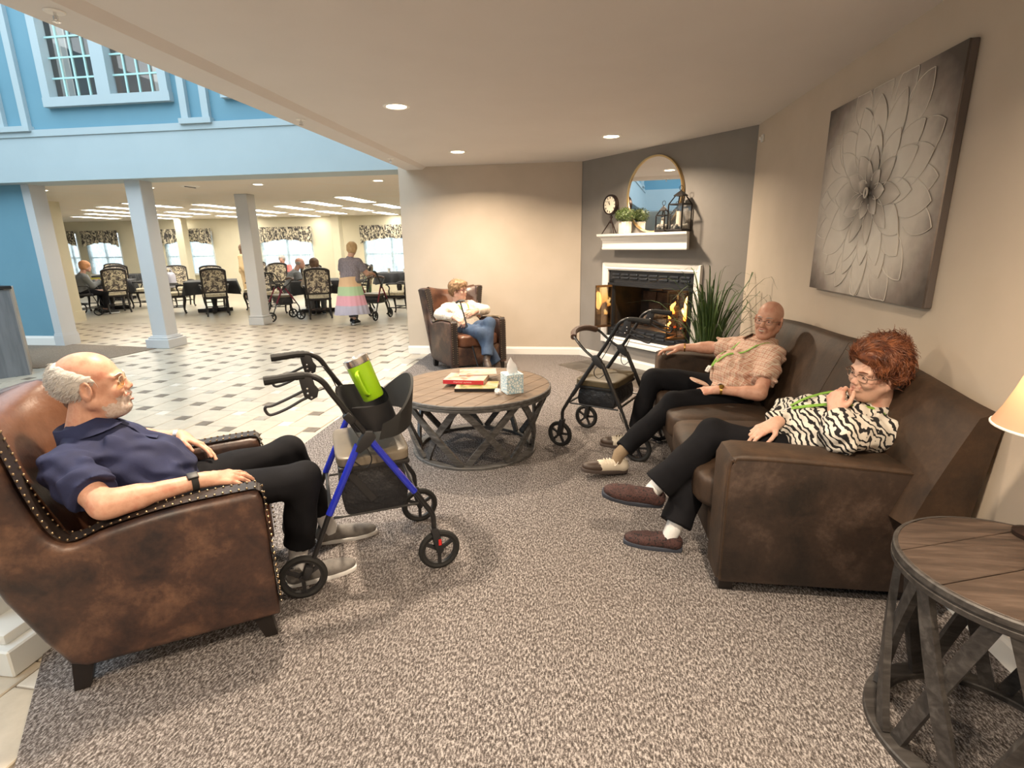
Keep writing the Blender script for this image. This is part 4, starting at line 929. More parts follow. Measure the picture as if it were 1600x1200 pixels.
# ---------------------------------------------------------------- rollators
m_bluep = M('blue_enamel', (.02, .035, .52), .25, .3, coat=.5); m_seatv = M('taupe_vinyl', (.12, .10, .075), .42, c2=(.155, .13, .095), sc=9)
m_seato = M('olive_vinyl', (.058, .043, .020), .45, c2=(.085, .064, .032), sc=9); m_bag = M('black_nylon', (.010, .011, .014), .42, bmp=(22, .6, .02)); m_refl = M('red_reflector', (.55, .02, .02), .3)
m_silver = M('silver_tube', (.5, .5, .5), .25, 1); m_pad = M('brown_grip_pad', (.09, .05, .035), .6); m_redp = M('maroon_enamel', (.16, .01, .03), .3, .3)
def rollator(O, ang, label, mf, mseat, style='band', detail=True, root0=None, group=None):
    root = empty('rollator', (0, 0, 0), label, 'walker', group)
    Wd = .48; dz = 0 if style == 'band' else -.075
    for k, v in enumerate((0, Wd)):
        s = 1 if k else -1                                  # outward direction of v
        y = v
        lg = quick('rear_leg', mf, lambda b: b.tube([(.135, y, .375), (.28, y, .675)], .0155, 10), root)
        quick('leg_extension', m_black, lambda b: b.tube([(.015, y, .115), (.06, y, .20), (.140, y, .39)], .0115, 10), lg)
        fl = quick('front_leg', mf, lambda b: b.tube([(.325, y, .70), (.507, y, .415)], .0155, 10), root)
        quick('leg_extension', m_black, lambda b: b.tube(bez([(.505, y, .42), (.555, y, .335), (.583, y, .28), (.585, y, .205)], 4), .0125, 10), fl)
        quick('hinge_hub', m_blackp, lambda b: (b.prism([(.262, .65), (.285, .638), (.33, .665), (.358, .70), (.345, .73), (.315, .735), (.285, .70)], .034, R=np.stack([[1, 0, 0], [0, 0, 1.], [0, -1., 0]], 1), c=(0, y, 0), bev=.008)), root)
        quick('handle_tube', m_black, lambda b: b.tube(bez([(.335, y, .69), (.265, y, .80), (.20, y, .905), (.165, y, .965), (.12, y, .995), (.07, y, .997)], 5), .0125, 10), root)
        quick('grip', m_rubber, lambda b: b.tube(bez([(.10, y, .997), (.06, y, .998), (.0, y, .993), (-.05, y, .990)], 4), [.016, .0175, .016, .0175, .016, .0175, .0165, .018, .017, .018, .018, .019, .018][:13], 10), root)
        lv = quick('brake_lever', m_blackp, lambda b: (b.prism([(.075, 1.0), (.125, 1.0), (.135, .955), (.148, .935), (.14, .905), (.115, .893), (.09, .91), (.082, .95)], .022, R=np.stack([[1, 0, 0], [0, 0, 1.], [0, -1., 0]], 1), c=(0, y, 0), bev=.005),
            b.tube(bez([(.09, y, .935), (.03, y, .91), (-.03, y, .888), (-.055, y, .885), (-.058, y, .868), (-.04, y, .85), (.02, y, .868), (.075, y, .895), (.10, y, .905)], 5), .006, 8)), root)
        quick('rivet', m_chrome, lambda b: [b.ball((px_, y+sg*.012, pz_), (.005, .003, .005), 8) for px_, pz_ in ((.105, .945), (.105, .925), (.118, .907)) for sg in (-1, 1)], lv)
        quick('brake_cable', m_black, lambda b: b.tube(bez([(.145, y, .93), (.19, y+.03*s*-1, .92), (.24, y-.03*s, .80), (.28, y-.01*s, .72), (.33, y+.02*s, .62), (.30, y+.01*s, .57), (.24, y, .62)], 6), .003, 6), root)
        for (wx, wz, wr, fork) in ((.0, .103, .102, False), (.605, .100, .099, True)):
            wh = quick('wheel', m_rubber, lambda b: b.tube([(wx+math.cos(t)*(wr-.014), y, wz+math.sin(t)*(wr-.014)) for t in np.linspace(0, 2*PI, 32, endpoint=False)], .0145, 8, closed=True), root)
            def rim(b):
                b.cyl((wx, y-.018, wz), (wx, y+.018, wz), .016, n=14); Rw = np.stack([[1, 0, 0], [0, 0, 1.], [0, -1., 0]], 1)
                b.lathe([(wr-.030, -.010), (wr-.022, -.010), (wr-.022, .010), (wr-.030, .010), (wr-.030, -.010)], c=(wx, y, wz), R=Rw, n=32)
                for q in range(5 if style != 'band' else 3):
                    a = 2*PI*q/(5 if style != 'band' else 3)+.5; b.bar((wx+math.cos(a)*.012, y, wz+math.sin(a)*.012), (wx+math.cos(a)*(wr-.024), y, wz+math.sin(a)*(wr-.024)), .016, .014, up=(0, 1, 0))
            quick('wheel_rim', m_blackp, rim, wh)
            if fork:
                fk = quick('fork', m_blackp, lambda b: (b.prism([(.567, .22), (.602, .22), (.612, .17), (.625, .10), (.605, .085), (.588, .10), (.575, .16)], .05, R=np.stack([[1, 0, 0], [0, 0, 1.], [0, -1., 0]], 1), c=(0, y, 0), bev=.008),), root)
                quick('reflector', m_refl, lambda b: b.box((.605, y-.027, .15), (.014, .003, .03)), fk) if style == 'band' and k == 0 else None
            else:
                quick('brake_arm', m_blackp, lambda b: (b.box((.02, y, .125), (.035, .045, .06), roty(.4), .006), b.bar((.05, y+.022, .19), (.02, y+.022, .10), .008, .006)), root)
    quick('cross_bar', m_black, lambda b: (b.tube([(.14, 0, .37), (.14, Wd, .37)], .008, 8), b.tube([(.53, 0, .36), (.53, Wd, .36)], .008, 8), b.tube([(.15, .0, .355), (.52, .0, .355)], .006, 8), b.tube([(.15, Wd, .355), (.52, Wd, .355)], .006, 8)), root)
    quick('seat', mseat, lambda b: b.cushion((.345, Wd/2, .588+dz), (.32, Wd-.05, .055), None, p=8), root)
    quick('seat_frame', m_black, lambda b: b.box((.345, Wd/2, .555+dz), (.31, Wd-.06, .022), None, .006), root)
    def bag(b):
        vs_ = []; 
        for z, e in ((.545, .0), (.50, .012), (.42, .02), (.36, .012), (.335, 0)):
            for x, y in ((.215-e, .05-e*.3), (.34, .045-e), (.465+e, .05-e*.3), (.47+e, Wd/2), (.465+e, Wd-.05), (.34, Wd-.045+e), (.215-e, Wd-.05), (.21-e, Wd/2)): vs_.append((x, y, z+dz*(z-.335)/.21))
        b.add(vs_, [(8*i+j, 8*i+8+j, 8*i+8+(j+1) % 8, 8*i+(j+1) % 8) for i in range(4) for j in range(8)]+[tuple(range(32, 40))[::-1]])
    bg_ = quick('storage_bag', m_bag, bag, root, ang=70)
    quick('strap', m_black, lambda b: b.bar((.24, .040, .53), (.33, .022, .40), .03, .003, up=(0, 1, 0)), bg_)
    if style == 'band':
        def bandf(b):      # curved foam backrest in front of the seat
            rows = []
            for t in np.linspace(0, 1, 25):
                a = PI*t; u_ = .37+.165*math.sin(a)**.7; y = Wd/2-(Wd/2-.0)*math.cos(a); up = .10*math.sin(a)**1.2
                z0 = .685+up*.3; z1 = z0+.07+.12*math.sin(a)**1.1
                for du in (0, .012): rows += [(u_+du, y, z0), (u_+du+.02, y, z1)]
            vs_ = rows; f = []
            for i in range(24):
                A = 4*i; B = A+4; f += [(A, B, B+1, A+1), (A+2, A+3, B+3, B+2), (A, A+2, B+2, B), (A+1, B+1, B+3, A+3)]
            b.add(vs_, f+[(0, 1, 3, 2), (96, 98, 99, 97)])
        quick('backrest_band', m_rubber, bandf, root, ang=40)
        def tray(b):       # curved cup tray between the handle tubes
            n_ = 24; vs_ = []
            out = [(.235, .05), (.33, .02), (.41, .05), (.45, .14), (.45, .34), (.41, .43), (.33, .46), (.235, .43)]; out = bez(out+[out[0]], 4)[:-1]
            m_ = len(out); c0 = np.mean(out, 0)
            for z, k in ((.83, 1), (.71, .93), (.715, .88), (.825, .95)):
                for p in out: q = c0+(np.array(p)-c0)*k; vs_.append((q[0]+(.80-z)*.35, q[1], z+(q[0]-.33)*-.0))
            b.add(vs_, [(r*m_+j, r*m_+(j+1) % m_, (r+1)*m_+(j+1) % m_, (r+1)*m_+j) for r in range(3) for j in range(m_)]+[tuple(2*m_+j for j in range(m_))])
        quick('cup_tray', m_blackp, tray, root, ang=50)
        [quick('tray_clamp', m_black, lambda b: b.box((.255, y_, .80), (.05, .04, .035), roty(.9), .006), root) for y_ in (0, Wd)]
    else:
        quick('backrest_bar', m_black, lambda b: b.tube(bez([(.33, .0, .70), (.42, .01, .76), (.50, .03, .83), (.55, .10, .86), (.57, Wd/2, .87), (.55, Wd-.10, .86), (.50, Wd-.03, .83), (.42, Wd-.01, .76), (.33, Wd, .70)], 5), .010, 8), root)
        quick('backrest_pad', m_pad, lambda b: b.tube(bez([(.52, .04, .84), (.555, .12, .862), (.57, Wd/2, .87), (.555, Wd-.12, .862), (.52, Wd-.04, .84)], 5), .023, 10), root)
        quick('tube_clip', m_silver, lambda b: [b.tube([(.10, v, .27), (.13, v, .34)], .0135, 8) for v in (0, Wd)]+[b.tube([(.20, v, .51), (.22, v, .55)], .0145, 8) for v in (0, Wd)], root)
    root.location = (O[0], O[1], 0.006); root.rotation_euler.z = ang
    return root
rl1 = rollator((-1.186, 1.907), math.atan2(.286, .54), 'blue framed rollator walker with a lime cup, in front of the man in navy', m_bluep, m_seatv, 'band')
rl2 = rollator((.60, 4.02), math.atan2(.23, -.50), 'black rollator walker with brown padded backrest, before the fireplace', m_black, m_seato, 'pad')
def rlp(u, v, z, O=(-1.186, 1.907), a=math.atan2(.286, .54)):
    return np.array([O[0]+u*math.cos(a)-v*math.sin(a), O[1]+u*math.sin(a)+v*math.cos(a), z])
# lime tumbler in its tray
m_lime = M('lime_enamel', (.34, .62, .015), .3); m_steel = M('brushed_steel', (.62, .62, .62), .25, 1); m_lid = M('clear_lid', (.25, .25, .25), .1)
ca0, cb0 = rlp(.385, .235, .815), rlp(.315, .235, .99); ax = unit(cb0-ca0); RC = 1.12*frame(rotz(.15) @ np.array([0, -1, 0.]), ax)
cup = empty('insulated_tumbler', tuple(ca0), 'lime green insulated tumbler tilted in the blue walker cup tray', 'cup')
quick('body', m_lime, lambda b: b.lathe([(0, .0), (.040, .0), (.044, .006), (.0495, .135), (.0495, .155)], c=ca0, R=RC, n=32), cup)
quick('steel_rim', m_steel, lambda b: b.lathe([(.0497, .154), (.051, .158), (.0515, .182), (.050, .184), (.046, .182)], c=ca0, R=RC, n=32), cup)
quick('lid', m_lid, lambda b: b.lathe([(.047, .183), (.044, .186), (.036, .178), (0, .178)], c=ca0, R=RC, n=32), cup)
def hnd(b):
    P = [np.array(p) for p in ((.044, 0, .03), (.064, 0, .035), (.072, 0, .05), (.074, 0, .11), (.066, 0, .128), (.047, 0, .13))]; b.tube(bez([ca0+RC @ p for p in P], 4), .011, 8, flat=.6)
quick('handle', m_lime, hnd, cup)
# ---------------------------------------------------------------- implicit-surface modeller for bodies and clothes
class SDF:
    def __init__(s): s.P = []
    def cone(s, a, b, ra, rb=None, k=.02, m=0, sub=False, cut=None):
        s.P.append(('c', np.asarray(a, float), np.asarray(b, float), ra, ra if rb is None else rb, k, m, sub, cut)); return s
    def path(s, pts, rs, k=.02, m=0):
        for i in range(len(pts)-1): s.cone(pts[i], pts[i+1], rs[i], rs[i+1], k, m)
        return s
    def ell(s, c, r, R=I3, k=.02, m=0, sub=False):
        s.P.append(('e', np.asarray(c, float), np.asarray(r, float), np.asarray(R, float), None, k, m, sub, None)); return s
    def plane(s, p, n, k=.004):            # removes everything on the +n side
        s.P.append(('p', np.asarray(p, float), unit(n), None, None, k, 0, True, None)); return s
    @staticmethod
    def dist(q, X):
        if q[0] == 'c':
            a, b, ra, rb = q[1:5]; ba = b-a; L = ba@ba+1e-12; pa = X-a
            h = np.clip((pa@ba)/L, 0, 1); v = pa-h[..., None]*ba
            d = np.sqrt((v*v).sum(-1))-(ra+(rb-ra)*h)
            if q[8] is not None: d = np.maximum(d, (X-np.asarray(q[8][0]))@unit(q[8][1]))
            return d
        if q[0] == 'e':
            Y = (X-q[1])@q[3]; k0 = np.sqrt(((Y/q[2])**2).sum(-1)); k1 = np.sqrt(((Y/(q[2]**2))**2).sum(-1)); return k0*(k0-1)/(k1+1e-9)
        return (X-q[1])@q[2]
    def bounds(s):
        lo, hi = [], []
        for q in s.P:
            if q[7] or q[0] == 'p': continue
            if q[0] == 'c': r = max(q[3], q[4]); lo.append(np.minimum(q[1], q[2])-r); hi.append(np.maximum(q[1], q[2])+r)
            else: e = np.sqrt(((q[3]*q[2])**2).sum(1)); lo.append(q[1]-e); hi.append(q[1]+e)
        return np.min(lo, 0), np.max(hi, 0)
    def grid(s, h, disp=None):
        lo, hi = s.bounds(); lo = lo-3*h-.012; n = np.ceil((hi+.012-lo)/h).astype(int)+4
        D = np.full(n, .1, np.float32); Mt = np.zeros(n, np.int8); ax = [lo[i]+h*np.arange(n[i]) for i in range(3)]; best = np.full(n, 1.0, np.float32)
        for q in s.P:
            k = q[5]
            if q[0] == 'p': i0, i1 = np.zeros(3, int), n
            else:
                if q[0] == 'c': r = max(q[3], q[4]); a = np.minimum(q[1], q[2])-r; b = np.maximum(q[1], q[2])+r
                else: e = np.sqrt(((q[3]*q[2])**2).sum(1)); a = q[1]-e; b = q[1]+e
                mg = max(k*1.5, .012)+3*h
                i0 = np.clip(((a-mg-lo)/h).astype(int), 0, n); i1 = np.clip(((b+mg-lo)/h).astype(int)+2, 0, n)
                if (i1 <= i0).any(): continue
            sl = tuple(slice(x, y) for x, y in zip(i0, i1))
            X = np.stack(np.meshgrid(*[ax[i][sl[i]] for i in range(3)], indexing='ij'), -1); d = SDF.dist(q, X).astype(np.float32); c = D[sl]
            if q[7]:
                d = -d if q[0] != 'p' else d
                hh = np.clip(.5-.5*(c-d)/k, 0, 1); D[sl] = c+(d-c)*hh+k*hh*(1-hh)
            else:
                hh = np.clip(.5+.5*(d-c)/k, 0, 1); D[sl] = d+(c-d)*hh-k*hh*(1-hh)
                bb = best[sl]; w = d < bb; bb[w] = d[w]; Mt[sl][w] = q[6]
        if disp is not None:
            X = np.stack(np.meshgrid(*ax, indexing='ij'), -1); near = np.abs(D) < .05; D[near] += disp(X[near]).astype(np.float32)
        return D, Mt, lo, h
    def mesh(s, h, disp=None, smooth=1):
        D, Mt, lo, h = s.grid(h, disp); S = D < 0
        n = np.array(D.shape); c = np.zeros(n-1, np.int8)
        offs = [(x, y, z) for x in (0, 1) for y in (0, 1) for z in (0, 1)]
        for o in offs: c += S[o[0]:n[0]-1+o[0], o[1]:n[1]-1+o[1], o[2]:n[2]-1+o[2]]
        act = np.argwhere((c > 0) & (c < 8)); idx = -np.ones(n-1, np.int32); idx[tuple(act.T)] = np.arange(len(act))
        vals = np.stack([D[act[:, 0]+o[0], act[:, 1]+o[1], act[:, 2]+o[2]] for o in offs], 1)
        P = np.zeros((len(act), 3)); cnt = np.zeros(len(act))
        for i, a in enumerate(offs):
            for j, b in enumerate(offs):
                if j <= i or sum(abs(np.array(a)-np.array(b))) != 1: continue
                va, vb = vals[:, i], vals[:, j]; w = (va < 0) != (vb < 0); t = np.where(w, va/(va-vb+1e-20), 0)
                P[w] += (np.array(a)+t[:, None]*(np.array(b)-np.array(a)))[w]; cnt += w
        P = P/cnt[:, None]; V = lo+h*(act+P); F = []
        for axis in range(3):
            u, v = [(1, 2), (2, 0), (0, 1)][axis]; sl0 = [slice(1, -1)]*3; sl0[axis] = slice(0, -1); sl1 = list(sl0); sl1[axis] = slice(1, None)
            A = S[tuple(sl0)]; B = S[tuple(sl1)]; e = np.argwhere(A != B)
            if not len(e): continue
            flip = A[tuple(e.T)]; e = e.copy(); 
            for k in range(3):
                if k != axis: e[:, k] += 1
            def cid(du, dv): q = e.copy(); q[:, u] += du; q[:, v] += dv; return idx[tuple(q.T)]
            q = np.stack([cid(-1, -1), cid(0, -1), cid(0, 0), cid(-1, 0)], 1); q[~flip] = q[~flip][:, ::-1]; F.append(q)
        F = np.concatenate(F); F = F[(F >= 0).all(1)]
        mt = Mt[tuple(np.round(act+P).astype(int).T)]
        for _ in range(smooth):
            acc = np.zeros_like(V); ct = np.zeros(len(V))
            for k in range(4):
                np.add.at(acc, F[:, k], V[F[:, (k+1) % 4]]); np.add.at(ct, F[:, k], 1); np.add.at(acc, F[:, (k+1) % 4], V[F[:, k]]); np.add.at(ct, F[:, (k+1) % 4], 1)
            V = V*.5+.5*acc/np.maximum(ct, 1)[:, None]
        return V, F, mt[F[:, 0]]
    def build(s, name, mats, h, parent=None, disp=None, rest=None, smooth=1, region=None):
        V, F, mt = s.mesh(h, disp, smooth)
        if region is not None: mt = region(V[F].mean(1), mt)
        if not isinstance(mats, (list, tuple)): mats = [mats]
        me = bpy.data.meshes.new(name); me.vertices.add(len(V)); me.vertices.foreach_set('co', V.ravel().astype(np.float32))
        me.loops.add(F.size); me.loops.foreach_set('vertex_index', F.ravel().astype(np.int32)); me.polygons.add(len(F))
        me.polygons.foreach_set('loop_start', np.arange(0, F.size, 4, dtype=np.int32)); me.polygons.foreach_set('loop_total', np.full(len(F), 4, np.int32))
        for m in mats: me.materials.append(m)
        me.polygons.foreach_set('material_index', np.minimum(mt, len(mats)-1).astype(np.int32)); me.polygons.foreach_set('use_smooth', np.ones(len(F), bool))
        if rest is not None:
            a = me.attributes.new('rest', 'FLOAT_VECTOR', 'POINT'); a.data.foreach_set('vector', rest(V).ravel().astype(np.float32))
        me.update(); me.validate()
        return link(name, me, parent)
def folds(amp, sc=1.0, seed=0):
    r = np.random.default_rng(seed); K = [(unit(r.normal(size=3))*r.uniform(22, 60)*sc, r.uniform(0, 6), r.uniform(.4, 1)) for _ in range(7)]
    def f(X):
        w = X+.012*np.sin(X[:, [1, 2, 0]]*31*sc+seed); o = np.zeros(len(X))
        for k, p, a in K: o += a*np.sin(w@k+p)
        return amp*o/2.2
    return f
# ---------------------------------------------------------------- body builder
def skin(name, a, b_, c_):
    m, nt, bs = newmat(name); v = coords(nt, 'Object'); n1 = noise(nt, v, 17, 4, .6); 
    nt.links.new(ramp(nt, n1, [(.33, a), (.5, b_), (.68, c_)]), bs.inputs['Base Color']); bs.inputs['Roughness'].default_value = .46; bs.inputs['Specular IOR Level'].default_value = .35
    bump(nt, bs, noise(nt, v, 160, 2), .12, .002); return m
m_eyew = M('eye_white', (.46, .42, .39), .25); m_iris = M('iris', (.035, .025, .018), .15); m_lip = M('lip', (.38, .165, .125), .45); m_mouth = M('mouth_inside', (.09, .02, .02), .6); m_tooth = M('teeth', (.62, .57, .48), .3)
m_lens, nt, bs = newmat('spectacle_lens'); nt.nodes.remove(bs)
_t = nt.nodes.new('ShaderNodeBsdfTransparent'); _g = nt.nodes.new('ShaderNodeBsdfGlossy'); _g.inputs['Roughness'].default_value = .03; _x = nt.nodes.new('ShaderNodeMixShader'); _x.inputs[0].default_value = .04
nt.links.new(_t.outputs[0], _x.inputs[1]); nt.links.new(_g.outputs[0], _x.inputs[2]); nt.links.new(_x.outputs[0], nt.nodes['Material Output'].inputs[0])
m_ylens = m_lens.copy(); m_ylens.name = 'yellow_lens'
for n_ in m_ylens.node_tree.nodes:
    if n_.type == 'BSDF_TRANSPARENT': n_.inputs[0].default_value = (.86, .74, .34, 1)
    if n_.type == 'MIX_SHADER': n_.inputs[0].default_value = .3
def head_prims(S, c, R, sc=1.0, smile=.3, mouth_open=0., nose=1.0, fat=1.0, brow=1.0):
    """R columns: forward, left, up"""
    T = lambda x, y, z: c+R @ (np.array([x, y, z])*sc)
    E = lambda p, r, k=.02, m=0, sub=False, rr=None: S.ell(T(*p), np.array(r)*sc, R if rr is None else R @ rr, k, m, sub)
    Cn = lambda a, b, ra, rb, k=.015, m=0, sub=False: S.cone(T(*a), T(*b), ra*sc, rb*sc, k, m, sub)
    E((-.014, 0, .036), (.100, .077, .088), .02)                      # cranium
    E((.040, 0, -.030), (.056, .060, .078), .03)                      # face
    Cn((.0, .054*fat, -.055), (.062, .020, -.096), .022*fat, .020, .03); Cn((.0, -.054*fat, -.055), (.062, -.020, -.096), .022*fat, .020, .03)
    E((.074, 0, -.098), (.020, .022, .018), .025)                     # chin
    if fat > 1.03: E((.03, 0, -.105), (.045, .05, .03), .03)
    for y in (-1, 1):
        E((.066, y*.036, -.030), (.026, .024, .022), .018)            # cheeks
        Cn((.087, y*.012, .024), (.074, y*.046, .022), .0105*brow, .010, .012)   # brow ridge
    for y in (-1, 1): E((.096, y*.032, .004), (.017, .019, .0115), .010, 0, True)  # sockets
    for y in (-1, 1):
        E((.0765, y*.032, .002), (.0135, .0145, .0125), .003)           # lids and eyeball
    Cn((.090, 0, .014), (.104*nose, 0, -.020), .0075, .0105, .012); E((.106*nose, 0, -.025), (.0125, .0125, .0105), .008)   # nose
    for y in (-1, 1): E((.101, y*.0125, -.030), (.010, .008, .008), .005); 
    E((.088, 0, -.058), (.018, .030, .020), .014)                     # muzzle
    cz = .010*smile
    for y in (-1, 1):
        Cn((.1045, 0, -.0535), (.0945, y*.027, -.058+cz), .0045, .0028, .004, 1); Cn((.1030, 0, -.0655-mouth_open), (.0935, y*.026, -.0605+cz), .0055, .0028, .004, 1)
        if smile > .2: Cn((.094, y*.020, -.030), (.082, y*.036, -.062), .0035, .003, .006, 0, True)   # smile folds
    if mouth_open: E((.103, 0, -.059-mouth_open/2), (.012, .019, .004+mouth_open*.5), .003, 2, True)
    else:
        for y in (-1, 1): Cn((.109, 0, -.0595), (.097, y*.027, -.0593+cz), .0022, .0018, .002, 0, True)
    for y in (-1, 1):                                                 # ears
        rr = rotz(y*.35) @ roty(.15); E((-.006, y*.080, -.006), (.022, .009, .037), .006, 0, False, rr); E((-.002, y*.085, -.002), (.011, .006, .022), .004, 0, True, rr); Cn((.004, y*.079, -.012), (.008, y*.078, .004), .005, .004, .004)
    return T
def hand_prims(S, w, d, n, side, curl=(.5, .6, .7, .8), spread=.10, thumb=(.9, .35, -.25), sc=1.0, m=0, tc=.35):
    """w wrist, d finger direction, n back-of-hand normal, side=+1 if the thumb is on n x d side"""
    R = frame(d, n); R[:, 1] *= 1; Y = R[:, 1]*side; X = R[:, 0]; Z = R[:, 2]
    P = lambda x, y, z: np.asarray(w)+(X*x+Y*y+Z*z)*sc
    kn = [(.088, .030, .0), (.093, .010, .003), (.088, -.010, .001), (.078, -.028, -.003)]
    for x, y, z in kn: S.cone(P(.005, y*.55, 0), P(x, y, z), .0155*sc, .0115*sc, .012, m)
    S.cone(P(-.02, 0, 0), P(.02, 0, 0), .024*sc, .022*sc, .02, m)
    Ls = [(.042, .026, .020), (.046, .029, .021), (.042, .027, .020), (.033, .021, .018)]
    for i, ((x, y, z), L) in enumerate(zip(kn, Ls)):
        p = P(x, y, z); a = 0; sp = spread*(1.2-.8*i); r = .0096 if i < 3 else .0085
        for j, l in enumerate(L):
            a += curl[i]*(.75, 1.0, .7)[j]; dv = (X*math.cos(a)-Z*math.sin(a))*math.cos(sp)+Y*math.sin(sp); q = p+dv*l*sc
            S.cone(p, q, r*sc*(1-.09*j), r*sc*(1-.09*(j+1)), .0035 if j else .008, m); p = q
    p = P(.018, .022, -.006); dv = unit(X*thumb[0]+Y*thumb[1]+Z*thumb[2])
    dv0 = unit(X*.62+Y*.74+Z*-.2); q = p+dv0*.038*sc; S.cone(p, q, .0145*sc, .0115*sc, .012, m); p = q
    for l, r in ((.034, .0105), (.026, .009)):
        q = p+dv*l*sc; S.cone(p, q, r*sc, r*.88*sc, .004, m); p = q; dv = unit(dv-Y*tc-Z*.15)
def person(name, label, J, o):
    """J: joints; o: look"""
    A = {k: np.asarray(v, float) for k, v in J.items()}
    up = unit(A['neck']-A['pelvis']); lat = A['shL']-A['shR']; lat = unit(lat-up*(lat@up)); fwd = np.cross(lat, up); TR = np.stack([fwd, lat, up], 1)
    hf = unit(A['hf']); HR = frame(hf, A['hu']); sc = o.get('hs', 1.0); g = o.get('girth', 1.0); res = o.get('res', .0045)
    L = np.linalg.norm(A['neck']-A['pelvis']); B = A['pelvis']+up*L*.30+fwd*o.get('belly', .02)+(A.get('bshift', 0)); Cc = A['pelvis']+up*L*.63+A.get('cshift', np.zeros(3))
    S = SDF()
    def torso(S, e, m=0, belly=True):
        S.ell(A['pelvis'], np.array([.125*g, .17*g, .13])+e, TR, .05, m); S.ell(B, np.array([.125*g*o.get('bg', 1), .160*g, .36*L])+e, TR, .06, m); S.ell(Cc, np.array([.108*g, .158*g, .36*L])+e, TR, .05, m)
        S.cone(A['shR'], A['shL'], .058+e, .058+e, .05, m); nb = A['neck']-up*.02
        S.cone(A['shR']*.45+A['shL']*.55+up*.0, nb, .06+e, .05+e*.6, .04, m); S.cone(A['shL']*.4+A['shR']*.6, nb, .06+e, .05+e*.6, .04, m)
    torso(S, -.014)
    hb = A['head']+HR @ np.array([-.028, 0, -.055])*sc
    S.cone(A['neck']-up*.02, hb, .060*sc*o.get('neckw', 1), .056*sc, .025)
    for s in 'RL':
        S.path([A['sh'+s], A['el'+s]], [.046*g, .040*g], .02); S.path([A['el'+s], A['wr'+s]], [.041*g, .025], .02)
        mid = A['el'+s]*.7+A['wr'+s]*.3; S.cone(A['el'+s]*.9+A['wr'+s]*.1, mid, .041*g, .039*g, .02)
        hd = o['hand'+s]; hand_prims(S, A['wr'+s], hd[0], hd[1], hd[2], *hd[3:])
        if not o.get('skirt'):
            S.path([A['hip'+s], A['kn'+s], A['an'+s]], [.066*g, .048, .030], .03)
    T = head_prims(S, A['head'], HR, sc, *o.get('face', (.3, 0., 1., 1.)))
    def stub(X, mt):
        l = (X-A['head'])@HR/sc; r = rng.random(len(l))*.010
        w = (mt == 0) & (l[:, 0] > .018+r) & (((l[:, 2] < -.074+.35*(l[:, 0]-.09)*0+r) & (l[:, 2] > -.125)) | ((l[:, 0] > .092) & (l[:, 2] > -.052) & (l[:, 2] < -.038) & (np.abs(l[:, 1]) < .028)) | ((l[:, 0] > .066) & (l[:, 2] < -.058+r) & (l[:, 2] > -.12))); mt = mt.copy(); mt[w] = 3; return mt
    body = S.build(name, [o['skin'], m_lip if o.get('lip') is None else o['lip'], m_mouth]+([o['beard']] if o.get('beard') else []), res, None, smooth=1, region=stub if o.get('beard') else None)
    tag(body, label, 'person')
    H = lambda x, y, z: A['head']+HR @ (np.array([x, y, z])*sc)
    # eyes
    if o.get('eyes', True):
        e = quick('eyes', [m_eyew, m_iris], lambda b: [b.ball(H(.0805, y*.032, .002), np.array([.0112, .0115, o.get('squint', .0036)])*sc, 14, HR) for y in (-1, 1)], body)
        quick('iris', m_iris, lambda b: [b.ball(H(.0885, y*.031+o.get('gaze', 0), .002), np.array([.0042, .0050, .0040])*sc, 10, HR) for y in (-1, 1)], e)
        quick('eyebrows', o['brow'], lambda b: [b.tube([H(.0985, y*.014, .026), H(.0945, y*.030, .031), H(.083, y*.048, .027)], [.0024*sc, .0030*sc, .0015*sc], 6) for y in (-1, 1)], body)
    if o.get('teeth'):
        quick('teeth', m_tooth, lambda b: b.tube(bez([H(.0955, -.021, -.0535), H(.1015, -.012, -.0580), H(.1045, 0, -.0600), H(.1015, .012, -.0580), H(.0955, .021, -.0535)], 3), .0034*sc, 6), body)
    # shirt
    C = SDF(); e = o.get('cloth', .010); torso(C, e)
    for s in 'RL':
        a, b_, w = A['sh'+s], A['el'+s], A['wr'+s]; ax_ = unit(b_-a)
        if o['sleeve'] == 'short':
            q = a+(b_-a)*.70; C.cone(a, q+ax_*.05, .058*g+e, .060*g+e, .03, 0, False, (q, ax_))
        else:
            lw = o.get('loose', .014); C.cone(a, b_, .056*g+e, .050*g+lw, .03); f_ = unit(w-b_); q = w-f_*.03; C.cone(b_, q+f_*.03, .050*g+lw, .034+lw, .025, 0, False, (q, f_))
    if o.get('hem'): C.plane(A['pelvis']+up*o['hem'][0]+fwd*0, -up+fwd*o['hem'][1], .008)
    nk = A['neck']; C.cone(nk-up*.01+fwd*.02, hb+fwd*.02, .062, .062, .008, 0, True)
    if o.get('vneck', 0): C.ell(nk+fwd*.085-up*.0, (.05, .035, o['vneck']), TR, .01, 0, True)
    rest = lambda V: (V-A['pelvis'])@TR
    shirt = C.build(o['topname'], o['top'], max(res, .005), body, folds(o.get('fold', .004), 1.7, 3), rest)
    if o.get('collar'):
        def col(b):
            rows = []; n_ = 26
            for i in range(n_):
                t = 2*PI*(i/(n_-1)-.5)*.90; cx = -math.cos(t-.0); sx = math.sin(t)
                ring = lambda r, z, dz=0: nk+fwd*(cx*r*1.0+.012)+lat*(sx*r)+up*(z-.022*(cx+1)-dz)
                rows += [ring(.070, .005), ring(.076, .052), ring(.084, .050), ring(.106+.020*max(0, cx), .006, .020*max(0, cx))]
            b.add(rows, [(4*i+k, 4*i+k+1, 4*i+k+5, 4*i+k+4) for i in range(n_-1) for k in range(3)])
        c_ = quick('collar', o['top'] if o.get('collarm') is None else o['collarm'], col, shirt, ang=80)
